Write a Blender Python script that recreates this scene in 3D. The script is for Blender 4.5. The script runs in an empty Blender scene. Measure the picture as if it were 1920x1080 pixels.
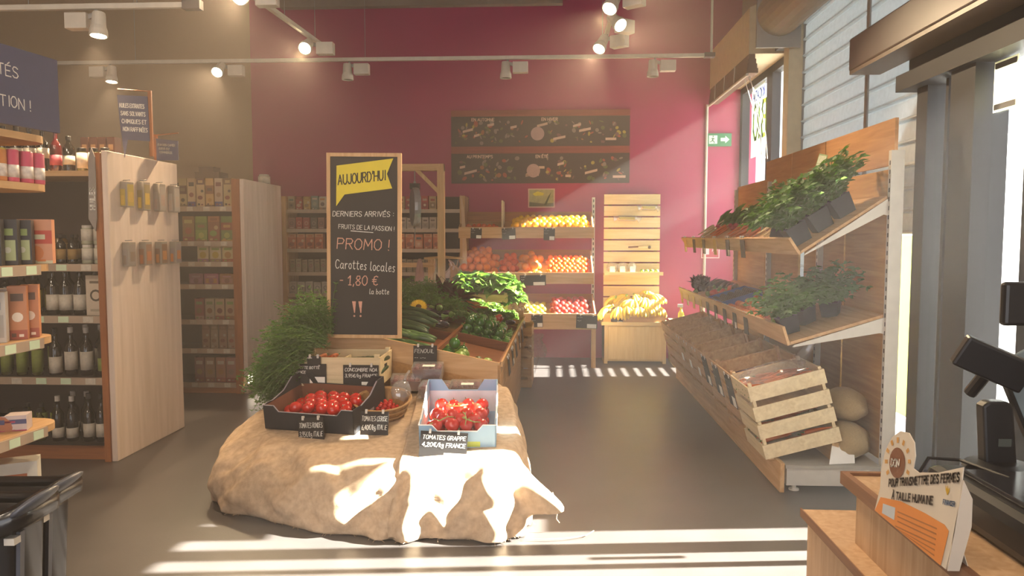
import bpy, math, random
from mathutils import Matrix, Vector
PI = math.pi
random.seed(7)
SC = bpy.context.scene
COL = SC.collection
# ---------------------------------------------------------------- camera
FPX = 1400.0; EYE = 1.5
YAW = math.atan(70 / 1400); PITCH = math.atan(95 / 1400)
FWD = Vector((-math.sin(YAW) * math.cos(PITCH), math.cos(YAW) * math.cos(PITCH), -math.sin(PITCH)))
RGT = Vector((math.cos(YAW), math.sin(YAW), 0)); UPV = RGT.cross(FWD)
cam_data = bpy.data.cameras.new('camera'); cam = bpy.data.objects.new('camera', cam_data); COL.objects.link(cam)
cam_data.sensor_width = 36; cam_data.lens = FPX / 1920 * 36; cam_data.clip_start = 0.05
cam.matrix_world = Matrix(((RGT.x, UPV.x, -FWD.x, 0), (RGT.y, UPV.y, -FWD.y, 0), (RGT.z, UPV.z, -FWD.z, EYE), (0, 0, 0, 1)))
SC.camera = cam
# ---------------------------------------------------------------- world, sun, exposure
SC.view_settings.view_transform = 'Standard'; SC.view_settings.look = 'None'
SC.view_settings.gamma = 1; SC.view_settings.use_curve_mapping = False
SC.view_settings.exposure = 0.92
world = bpy.data.worlds.new('sky'); SC.world = world; world.use_nodes = True
wn = world.node_tree.nodes; wl = world.node_tree.links
wbg = wn['Background']; wbg.inputs['Strength'].default_value = 2.1
wtc = wn.new('ShaderNodeTexCoord'); wsep = wn.new('ShaderNodeSeparateXYZ'); wramp = wn.new('ShaderNodeValToRGB')
wl.new(wtc.outputs['Generated'], wsep.inputs[0]); wl.new(wsep.outputs['Z'], wramp.inputs[0])
wramp.color_ramp.elements[0].color = (0.92, 0.91, 0.92, 1); wramp.color_ramp.elements[1].color = (0.55, 0.72, 1.0, 1)
wl.new(wramp.outputs[0], wbg.inputs['Color'])
SUNDIR = Vector((-1, -0.093, -0.577)).normalized()
sd = bpy.data.lights.new('sun', 'SUN'); sd.energy = 62; sd.angle = 0.009; sd.color = (1.0, 0.95, 0.87)
so = bpy.data.objects.new('sun', sd); COL.objects.link(so); so.location = (8, 5, 8)
so.rotation_euler = SUNDIR.to_track_quat('-Z', 'Y').to_euler()
SC.cycles.max_bounces = 7; SC.cycles.diffuse_bounces = 4; SC.cycles.transparent_max_bounces = 12
SC.cycles.sample_clamp_indirect = 6; SC.cycles.caustics_reflective = False; SC.cycles.caustics_refractive = False
SC.cycles.use_denoising = True
def portal(name, x, y0, y1, z0, z1):
    d = bpy.data.lights.new(name, 'AREA'); d.shape = 'RECTANGLE'; d.size = y1 - y0; d.size_y = z1 - z0
    d.cycles.is_portal = True
    o = bpy.data.objects.new(name, d); COL.objects.link(o); o.location = (x, (y0 + y1) / 2, (z0 + z1) / 2)
    o.rotation_euler = Vector((-1, 0, 0)).to_track_quat('-Z', 'Z').to_euler()
    return o
# ---------------------------------------------------------------- pixel helpers (a ray of the photograph met with a plane of the room)
def _ray(u, v): return FWD + RGT * ((u - 960) / FPX) + UPV * ((540 - v) / FPX)
_O = Vector((0, 0, EYE))
def G(u, v, z=0.0): d = _ray(u, v); return _O + d * ((z - EYE) / d.z)
def PY(u, v, y): d = _ray(u, v); return _O + d * (y / d.y)
def PX(u, v, x): d = _ray(u, v); return _O + d * (x / d.x)
def proj(x, y, z):
    q = Vector((x, y, z)) - _O; w = q.dot(FWD)
    return 960 + FPX * q.dot(RGT) / w, 540 - FPX * q.dot(UPV) / w
# ---------------------------------------------------------------- materials
MATS = {}
def _mat(name):
    m = bpy.data.materials.new(name); m.use_nodes = True; MATS[name] = m
    return m, m.node_tree.nodes, m.node_tree.links, m.node_tree.nodes['Principled BSDF']
def rgb(h):
    if isinstance(h, (tuple, list)): return tuple(h) + (1,) if len(h) == 3 else tuple(h)
    h = h.lstrip('#'); f = lambda c: (c / 12.92 if c <= 0.04045 else ((c + 0.055) / 1.055) ** 2.4)
    return tuple(f(int(h[i:i + 2], 16) / 255) for i in (0, 2, 4)) + (1,)
def plain(name, col, rough=0.6, metal=0, spec=0.5, var=0.06, scale=14, bump=0, emit=None, es=0, sss=0, coat=0):
    """principled colour with a light procedural variation"""
    m, n, l, p = _mat(name); c = rgb(col)
    p.inputs['Roughness'].default_value = rough; p.inputs['Metallic'].default_value = metal
    p.inputs['Specular IOR Level'].default_value = spec
    if coat: p.inputs['Coat Weight'].default_value = coat; p.inputs['Coat Roughness'].default_value = 0.1
    tc = n.new('ShaderNodeTexCoord'); nz = n.new('ShaderNodeTexNoise'); nz.inputs['Scale'].default_value = scale; nz.inputs['Detail'].default_value = 3
    mx = n.new('ShaderNodeMixRGB'); l.new(tc.outputs['Object'], nz.inputs['Vector'])
    mx.inputs[1].default_value = tuple(min(1, x * (1 + var * 2.5)) for x in c[:3]) + (1,); mx.inputs[2].default_value = tuple(x * (1 - var * 2.5) for x in c[:3]) + (1,)
    l.new(nz.outputs['Fac'], mx.inputs[0]); l.new(mx.outputs[0], p.inputs['Base Color'])
    if bump:
        b = n.new('ShaderNodeBump'); b.inputs['Strength'].default_value = bump; b.inputs['Distance'].default_value = 0.01
        l.new(nz.outputs['Fac'], b.inputs['Height']); l.new(b.outputs[0], p.inputs['Normal'])
    if sss: p.inputs['Subsurface Weight'].default_value = sss; p.inputs['Subsurface Radius'].default_value = (0.02, 0.01, 0.005)
    if emit: p.inputs['Emission Color'].default_value = rgb(emit); p.inputs['Emission Strength'].default_value = es
    return m
def fruit(name, c1, c2, rough=0.35, scale=3, bump=0.15, bscale=90, coat=0.0):
    m, n, l, p = _mat(name)
    tc = n.new('ShaderNodeTexCoord'); oi = n.new('ShaderNodeObjectInfo'); ad = n.new('ShaderNodeVectorMath'); ad.operation = 'ADD'
    l.new(tc.outputs['Object'], ad.inputs[0]); l.new(oi.outputs['Location'], ad.inputs[1])
    nz = n.new('ShaderNodeTexNoise'); nz.inputs['Scale'].default_value = scale; l.new(ad.outputs[0], nz.inputs['Vector'])
    rp = n.new('ShaderNodeValToRGB'); rp.color_ramp.elements[0].position = 0.35; rp.color_ramp.elements[1].position = 0.65
    rp.color_ramp.elements[0].color = rgb(c1); rp.color_ramp.elements[1].color = rgb(c2)
    l.new(nz.outputs['Fac'], rp.inputs[0]); l.new(rp.outputs[0], p.inputs['Base Color'])
    p.inputs['Roughness'].default_value = rough
    if coat: p.inputs['Coat Weight'].default_value = coat; p.inputs['Coat Roughness'].default_value = 0.08
    n2 = n.new('ShaderNodeTexNoise'); n2.inputs['Scale'].default_value = bscale; l.new(tc.outputs['Object'], n2.inputs['Vector'])
    b = n.new('ShaderNodeBump'); b.inputs['Strength'].default_value = bump; b.inputs['Distance'].default_value = 0.004
    l.new(n2.outputs['Fac'], b.inputs['Height']); l.new(b.outputs[0], p.inputs['Normal'])
    return m
def wood(name, c1, c2, axis='Z', rough=0.55, scale=2.2, spec=0.35):
    m, n, l, p = _mat(name)
    tc = n.new('ShaderNodeTexCoord'); mp = n.new('ShaderNodeMapping'); s = [16, 16, 16]; s['XYZ'.index(axis)] = 1.1
    mp.inputs['Scale'].default_value = s; l.new(tc.outputs['Object'], mp.inputs['Vector'])
    nz = n.new('ShaderNodeTexNoise'); nz.inputs['Scale'].default_value = scale; nz.inputs['Detail'].default_value = 6; nz.inputs['Distortion'].default_value = 0.6
    l.new(mp.outputs[0], nz.inputs['Vector'])
    rp = n.new('ShaderNodeValToRGB'); rp.color_ramp.elements[0].position = 0.3; rp.color_ramp.elements[1].position = 0.72
    rp.color_ramp.elements[0].color = rgb(c2); rp.color_ramp.elements[1].color = rgb(c1)
    l.new(nz.outputs['Fac'], rp.inputs[0]); l.new(rp.outputs[0], p.inputs['Base Color'])
    p.inputs['Roughness'].default_value = rough; p.inputs['Specular IOR Level'].default_value = spec
    b = n.new('ShaderNodeBump'); b.inputs['Strength'].default_value = 0.12; b.inputs['Distance'].default_value = 0.003
    l.new(nz.outputs['Fac'], b.inputs['Height']); l.new(b.outputs[0], p.inputs['Normal'])
    return m
def clear(name, tint=(1, 1, 1), gloss=0.08, rough=0.02, film=0.0):
    """thin clear sheet: transparent + a little gloss (+ a milky film)"""
    m = bpy.data.materials.new(name); m.use_nodes = True; MATS[name] = m; n = m.node_tree.nodes; l = m.node_tree.links
    for x in list(n):
        if x.type != 'OUTPUT_MATERIAL': n.remove(x)
    out = n['Material Output']; t = n.new('ShaderNodeBsdfTransparent'); t.inputs[0].default_value = tuple(tint) + (1,)
    g = n.new('ShaderNodeBsdfGlossy'); g.inputs['Roughness'].default_value = rough
    fr = n.new('ShaderNodeLayerWeight'); fr.inputs[0].default_value = .5; mx = n.new('ShaderNodeMixShader')
    pw = n.new('ShaderNodeMath'); pw.operation = 'POWER'; pw.inputs[1].default_value = 6; l.new(fr.outputs['Facing'], pw.inputs[0])
    ma = n.new('ShaderNodeMath'); ma.operation = 'MULTIPLY_ADD'; ma.inputs[1].default_value = .5; ma.inputs[2].default_value = gloss; l.new(pw.outputs[0], ma.inputs[0])
    l.new(ma.outputs[0], mx.inputs[0]); l.new(t.outputs[0], mx.inputs[1]); l.new(g.outputs[0], mx.inputs[2]); last = mx
    if film:
        d = n.new('ShaderNodeBsdfDiffuse'); d.inputs[0].default_value = (0.85, 0.85, 0.85, 1); m2 = n.new('ShaderNodeMixShader')
        m2.inputs[0].default_value = film; l.new(mx.outputs[0], m2.inputs[1]); l.new(d.outputs[0], m2.inputs[2]); last = m2
    l.new(last.outputs[0], out.inputs[0]); return m
def transl(name, col, tcol, mix=0.5, rough=0.6):
    m = bpy.data.materials.new(name); m.use_nodes = True; MATS[name] = m; n = m.node_tree.nodes; l = m.node_tree.links
    p = n['Principled BSDF']; p.inputs['Base Color'].default_value = rgb(col); p.inputs['Roughness'].default_value = rough
    t = n.new('ShaderNodeBsdfTranslucent'); t.inputs[0].default_value = rgb(tcol); mx = n.new('ShaderNodeMixShader'); mx.inputs[0].default_value = mix
    l.new(p.outputs[0], mx.inputs[1]); l.new(t.outputs[0], mx.inputs[2]); l.new(mx.outputs[0], n['Material Output'].inputs[0])
    # mottled colour
    nz = n.new('ShaderNodeTexNoise'); nz.inputs['Scale'].default_value = 25; mc = n.new('ShaderNodeMixRGB'); c = rgb(col)
    mc.inputs[1].default_value = tuple(x * 0.75 for x in c[:3]) + (1,); mc.inputs[2].default_value = tuple(min(1, x * 1.25) for x in c[:3]) + (1,)
    tc = n.new('ShaderNodeTexCoord'); l.new(tc.outputs['Object'], nz.inputs['Vector']); l.new(nz.outputs['Fac'], mc.inputs[0]); l.new(mc.outputs[0], p.inputs['Base Color'])
    return m
pine = wood('pine', '#d2ac80', '#b98e60'); pineX = wood('pine_x', '#d2ac80', '#b98e60', 'X'); pineY = wood('pine_y', '#cca678', '#b38858', 'Y')
pale = wood('pale_panel', '#e2d0c2', '#d2bfae', 'Z', 0.6, 1.2); orange_wood = wood('honey_edge', '#a8683a', '#8f5530', 'Z')
orangeX = wood('honey_x', '#a8683a', '#8f5530', 'X')
birch = wood('birch', '#e6cf9a', '#d8bd82', 'X'); birchZ = wood('birch_z', '#e6cf9a', '#d8bd82', 'Z'); ply = wood('plywood', '#c2935a', '#a97a44', 'Y')
crate_w = wood('crate_wood', '#c9a070', '#aa8052', 'X'); crate_y = wood('crate_wood_y', '#b98654', '#99683c', 'Y'); crate_pale = wood('crate_pale', '#e0cda6', '#c9b28a', 'X')
dkwood = wood('tray_inside', '#8a5430', '#6f4024', 'X')
white = plain('white_metal', '#c4bdb2', 0.4); grey = plain('grey_metal', '#8c8a88', 0.45); dark = plain('dark_metal', '#3a3436', 0.45)
black = plain('black_plastic', '#141416', 0.22, var=0.02, spec=0.6); blackm = plain('black_card', '#221d1c', 0.7, var=0.08, scale=6); greyedge = plain('grey_plastic', '#4a4d56', 0.4)
chalk = plain('chalk_white', '#e2dcd4', 0.9, var=0.15, scale=60); chalkpink = plain('chalk_pink', '#cf9a86', 0.9, var=0.15, scale=60)
paper = plain('paper', '#e9e4da', 0.7, var=0.02); yellow = plain('yellow_card', '#d8c326', 0.6, var=0.03); ink = plain('ink', '#1c1a1a', 0.7)
slate = plain('slate_blue', '#4b4c66', 0.6, var=0.04); railm = plain('shelf_rail', '#b09a84', 0.4); gond_back = plain('brown_back', '#2e1d18', 0.7)
tagm = plain('shelf_tag', '#cfe0c0', 0.5); magenta = plain('magenta_tag', '#a8325a', 0.5)
glass = clear('glass', (0.93, 0.96, 0.95), 0.02); film = clear('cling_film', (0.9, 0.9, 0.9), 0.16, 0.12, 0.12); bagm = clear('plastic_bag', (0.95, 0.95, 0.96), 0.10, 0.12, 0.10)
orangec = fruit('orange_peel', '#e8680c', '#f28414', 0.4, 3, 0.3, 120); orangedk = fruit('blood_orange_peel', '#dc4c0e', '#ea6614', 0.4, 3, 0.3, 120)
grapef = fruit('grapefruit_peel', '#e0862a', '#e69a38', 0.4, 3, 0.3, 120); lemonm = fruit('lemon_peel', '#e0a21a', '#ecbc24', 0.4, 4, 0.25, 110)
mandm = fruit('mandarin_peel', '#da5420', '#e2662a', 0.4, 3, 0.3, 120); tomm = fruit('tomato_skin', '#b81a12', '#c92a18', 0.18, 2, 0.02, 40, 0.4)
applem = fruit('red_apple_skin', '#93222a', '#b8503c', 0.3, 9, 0.05); pearm = fruit('pear_skin', '#b8a23a', '#cdbb55', 0.4, 8, 0.1)
bananam = fruit('banana_skin', '#d9b440', '#e8cc5c', 0.45, 8, 0.06); peppm = fruit('green_pepper_skin', '#1f4d16', '#33661f', 0.15, 5, 0.05, 30, 0.4)
peppr = fruit('red_pepper_skin', '#a31616', '#b82818', 0.15, 5, 0.05, 30, 0.4); cucm = fruit('cucumber_skin', '#1b3518', '#2b4a22', 0.4, 6, 0.2, 60)
zucm = fruit('courgette_skin', '#2c4a24', '#4e6e3a', 0.3, 14, 0.1); carm = fruit('carrot_skin', '#c8601e', '#d87230', 0.5, 10, 0.3, 60)
potm = fruit('potato_skin', '#9a7444', '#b58c58', 0.8, 8, 0.4, 40); eggm = fruit('aubergine_skin', '#1d1020', '#2c1830', 0.12, 3, 0.02, 30, 0.5)
onionm = fruit('onion_skin', '#a86a38', '#c08850', 0.4, 12, 0.1); limem = fruit('lime_green_skin', '#6c8a34', '#88a348', 0.4, 6, 0.1)
leafm = transl('leaf_green', '#42632a', '#5e8a26', 0.4); leafl = transl('lettuce_green', '#6c8c3e', '#80a044', 0.28); leafd = transl('herb_green', '#436a34', '#5f9030', 0.4)
chardm = transl('purple_leaf', '#4a2228', '#6a2a30', 0.3); stemm = plain('green_stem', '#5a7a34', 0.5); stemb = plain('brown_stem', '#5a4226', 0.7)
soilm = plain('soil', '#2a1d14', 0.9, var=0.2, scale=60, bump=0.5)
wineglass = plain('dark_bottle_glass', '#16120e', 0.08, spec=0.7, var=0.02); oilm = plain('oil_bottle_glass', '#4a4a18', 0.1, spec=0.7)
capw = plain('cap_white', '#c8c0b6', 0.5); capb = plain('cap_black', '#1a1716', 0.5)
emi = plain('lamp_glow', '#ffffff', 0.5, emit=(1.0, 0.78, 0.48), es=60)
# ---------------------------------------------------------------- mesh builder
class MB:
    def __init__(s): s.v = []; s.f = []; s.m = []; s.T = Matrix.Identity(4)
    def add(s, vs, fs, mi=0):
        o = len(s.v); s.v += [tuple(s.T @ Vector(p)) for p in vs]
        for f in fs: s.f.append(tuple(i + o for i in f)); s.m.append(mi)
        return s
    def box(s, x0, y0, z0, x1, y1, z1, mi=0):
        return s.add([(x0, y0, z0), (x1, y0, z0), (x1, y1, z0), (x0, y1, z0), (x0, y0, z1), (x1, y0, z1), (x1, y1, z1), (x0, y1, z1)],
                     [(0, 3, 2, 1), (4, 5, 6, 7), (0, 1, 5, 4), (1, 2, 6, 5), (2, 3, 7, 6), (3, 0, 4, 7)], mi)
    def cbox(s, c, d, mi=0): return s.box(c[0] - d[0] / 2, c[1] - d[1] / 2, c[2] - d[2] / 2, c[0] + d[0] / 2, c[1] + d[1] / 2, c[2] + d[2] / 2, mi)
    def bar(s, a, b, w, h, mi=0, up=(0, 0, 1)):
        """a box of section w x h along the segment a-b"""
        a = Vector(a); b = Vector(b); d = (b - a).normalized(); sx = d.cross(Vector(up))
        if sx.length < 1e-4: sx = d.cross(Vector((1, 0, 0)))
        sx.normalize(); sz = sx.cross(d); vs = []
        for p in (a, b):
            for i, j in ((-1, -1), (1, -1), (1, 1), (-1, 1)): vs.append(p + sx * (i * w / 2) + sz * (j * h / 2))
        return s.add(vs, [(0, 1, 2, 3), (7, 6, 5, 4), (0, 4, 5, 1), (1, 5, 6, 2), (2, 6, 7, 3), (3, 7, 4, 0)], mi)
    def tube(s, pts, r, n=8, mi=0, cap=True):
        pts = [Vector(p) for p in pts]; rs = r if isinstance(r, (list, tuple)) else [r] * len(pts); vs = []; fs = []
        ref = None
        for i, p in enumerate(pts):
            d = (pts[min(i + 1, len(pts) - 1)] - pts[max(i - 1, 0)]).normalized()
            if ref is None: ref = d.orthogonal().normalized()
            ref = (ref - d * ref.dot(d)); ref = ref.normalized() if ref.length > 1e-5 else d.orthogonal().normalized()
            b = d.cross(ref)
            for k in range(n): t = 2 * PI * k / n; vs.append(p + (ref * math.cos(t) + b * math.sin(t)) * rs[i])
        for i in range(len(pts) - 1):
            for k in range(n): a = i * n + k; c = i * n + (k + 1) % n; fs.append((a, c, c + n, a + n))
        if cap: fs.append(tuple(range(n))[::-1]); fs.append(tuple((len(pts) - 1) * n + k for k in range(n)))
        return s.add(vs, fs, mi)
    def lathe(s, prof, n=16, mi=0, c=(0, 0, 0)):
        vs = []; fs = []
        for r, z in prof:
            for k in range(n): t = 2 * PI * k / n; vs.append((c[0] + r * math.cos(t), c[1] + r * math.sin(t), c[2] + z))
        for i in range(len(prof) - 1):
            for k in range(n): a = i * n + k; b = i * n + (k + 1) % n; fs.append((a, b, b + n, a + n))
        fs.append(tuple(range(n))[::-1]); fs.append(tuple((len(prof) - 1) * n + k for k in range(n)))
        return s.add(vs, fs, mi)
    def ell(s, c, r, nu=12, nv=8, mi=0, fn=None):
        vs = [(c[0], c[1], c[2] - r[2])]; fs = []
        for j in range(1, nv):
            ph = -PI / 2 + PI * j / nv
            for k in range(nu):
                t = 2 * PI * k / nu; q = 1 if fn is None else fn(t, ph)
                vs.append((c[0] + r[0] * math.cos(ph) * math.cos(t) * q, c[1] + r[1] * math.cos(ph) * math.sin(t) * q, c[2] + r[2] * math.sin(ph) * (1 if fn is None else 1)))
        vs.append((c[0], c[1], c[2] + r[2])); top = len(vs) - 1
        for k in range(nu): fs.append((0, 1 + (k + 1) % nu, 1 + k)); fs.append((top, 1 + (nv - 2) * nu + k, 1 + (nv - 2) * nu + (k + 1) % nu))
        for j in range(nv - 2):
            for k in range(nu): a = 1 + j * nu + k; b = 1 + j * nu + (k + 1) % nu; fs.append((a, b, b + nu, a + nu))
        return s.add(vs, fs, mi)
    def poly(s, pts, mi=0): return s.add(pts, [tuple(range(len(pts)))], mi)
    def prism(s, pts, off, mi=0):
        """closed polygon (3D points) pushed by the vector off"""
        n = len(pts); off = Vector(off); vs = [Vector(p) for p in pts] + [Vector(p) + off for p in pts]
        fs = [tuple(range(n)), tuple(range(n, 2 * n))[::-1]] + [(i, i + n, (i + 1) % n + n, (i + 1) % n) for i in range(n)]
        return s.add(vs, fs, mi)
    def leaf(s, p, d, L, w, mi=0, curl=0.4, twist=0.0, n=3, up=(0, 0, 1)):
        p = Vector(p); d = Vector(d).normalized(); sx = d.cross(Vector(up))
        sx = sx.normalized() if sx.length > 1e-4 else Vector((1, 0, 0)); sx = Matrix.Rotation(twist, 3, d) @ sx; nz = sx.cross(d)
        vs = []
        for i in range(n + 1):
            t = i / n; ww = w * math.sin(PI * (0.12 + 0.86 * t)) * 0.5; q = p + d * (L * t) - nz * (curl * L * t * t) ; vs += [q - sx * ww, q + nz * (-0.25 * ww), q + sx * ww]
        fs = []
        for i in range(n): a = 3 * i; fs += [(a, a + 1, a + 4, a + 3), (a + 1, a + 2, a + 5, a + 4)]
        return s.add(vs, fs, mi)
    def frill(s, p, d, L, w, mi=0, curl=.5, ph=0.0, amp=.16, up=(0, 0, 1)):
        p = Vector(p); d = Vector(d).normalized(); sx = d.cross(Vector(up)); sx = sx.normalized() if sx.length > 1e-4 else Vector((1, 0, 0)); nz = sx.cross(d); vs = []; fs = []; nr, nc = 7, 6
        for i in range(nr + 1):
            t = i / nr; ww = w * (.16 + .84 * math.sin(PI * min(1, .08 + .62 * t)) ** 1.2) * (1 if t < .95 else .8); c = p + d * (L * t * (1 - .25 * curl * t)) - nz * (curl * L * t * t * .9)
            for j in range(nc + 1):
                q = j / nc * 2 - 1; e = abs(q) ** 1.5; z = amp * w * e * math.sin(11 * t + ph + (2 if q > 0 else 0)) + .25 * w * q * q + .05 * w * math.sin(9 * q + 7 * t + ph)
                if i == nr: z += amp * w * .7 * math.sin(5 * q + ph)
                vs.append(c + sx * (ww * q * .5) + nz * z)
        for i in range(nr):
            for j in range(nc): a = i * (nc + 1) + j; fs.append((a, a + 1, a + nc + 2, a + nc + 1))
        return s.add(vs, fs, mi)
    def build(s, name, mats, parent=None, smooth=False, loc=None, bevel=0):
        me = bpy.data.meshes.new(name); me.from_pydata(s.v, [], s.f)
        for m in (mats if isinstance(mats, (list, tuple)) else [mats]): me.materials.append(m)
        if any(s.m): me.polygons.foreach_set('material_index', s.m)
        if smooth: me.polygons.foreach_set('use_smooth', [True] * len(me.polygons))
        me.update(); o = bpy.data.objects.new(name, me); COL.objects.link(o)
        if parent: o.parent = parent
        if loc is not None: o.location = loc
        if bevel: b = o.modifiers.new('b', 'BEVEL'); b.width = bevel; b.segments = 2; b.limit_method = 'ANGLE'
        return o
def crumple(w, h, d, seed, nx=14, nz=16, pinch=.35):
    """crumpled hanging film: a folded sheet closed at the top, hanging from z=0 down"""
    R = random.Random(seed); m = MB(); vs = []; fs = []; n = nx * 2
    for j in range(nz + 1):
        t = j / nz; k = pinch + (1 - pinch) * math.sin(PI * min(1, .1 + t * .85)) ** .7
        for i in range(n):
            a = 2 * PI * i / n; q = 1 + R.uniform(-.22, .22); vs.append((w / 2 * k * math.cos(a) * q + .15 * w * math.sin(5 * t + seed), d / 2 * k * math.sin(a) * q, -h * t + R.uniform(-.03, .03) * h))
    for j in range(nz):
        for i in range(n): fs.append((j * n + i, j * n + (i + 1) % n, (j + 1) * n + (i + 1) % n, (j + 1) * n + i))
    return m.add(vs, fs)
def tag(o, label=None, cat=None, group=None, kind=None):
    if label: o['label'] = label
    if cat: o['category'] = cat
    if group: o['group'] = group
    if kind: o['kind'] = kind
    return o
def thing(name, label, cat, loc=(0, 0, 0), rz=0.0, group=None, rot=None):
    o = bpy.data.objects.new(name, None); COL.objects.link(o); o.empty_display_size = 0.05
    o.location = loc; o.rotation_euler = rot if rot else (0, 0, rz)
    return tag(o, label, cat, group)
KIDS = {}
def copy_tree(src, label=None, loc=None, rot=None, group=None, scale=None):
    c = src.copy(); COL.objects.link(c)
    if label: c['label'] = label
    if group: c['group'] = group
    if loc is not None: c.location = loc
    if rot is not None: c.rotation_euler = rot
    if scale is not None: c.scale = scale if isinstance(scale, (tuple, list)) else (scale,) * 3
    for ch in list(src.children):
        d = ch.copy(); COL.objects.link(d); d.parent = c
        for g in list(ch.children): e = g.copy(); COL.objects.link(e); e.parent = d
    return c
class Pool:
    """first call builds, later calls copy"""
    def __init__(s, make): s.make = make; s.o = None
    def put(s, label, loc, rot=(0, 0, 0), group=None, scale=1.0):
        if s.o is None:
            s.o = s.make(); o = s.o; o['label'] = label
            if group: o['group'] = group
            o.location = loc; o.rotation_euler = rot; o.scale = scale if isinstance(scale, (tuple, list)) else (scale,) * 3
            return o
        return copy_tree(s.o, label, loc, rot, group, scale)
ORD = 'first second third fourth fifth sixth seventh eighth ninth tenth eleventh twelfth thirteenth fourteenth fifteenth sixteenth seventeenth eighteenth nineteenth twentieth'.split()
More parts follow.
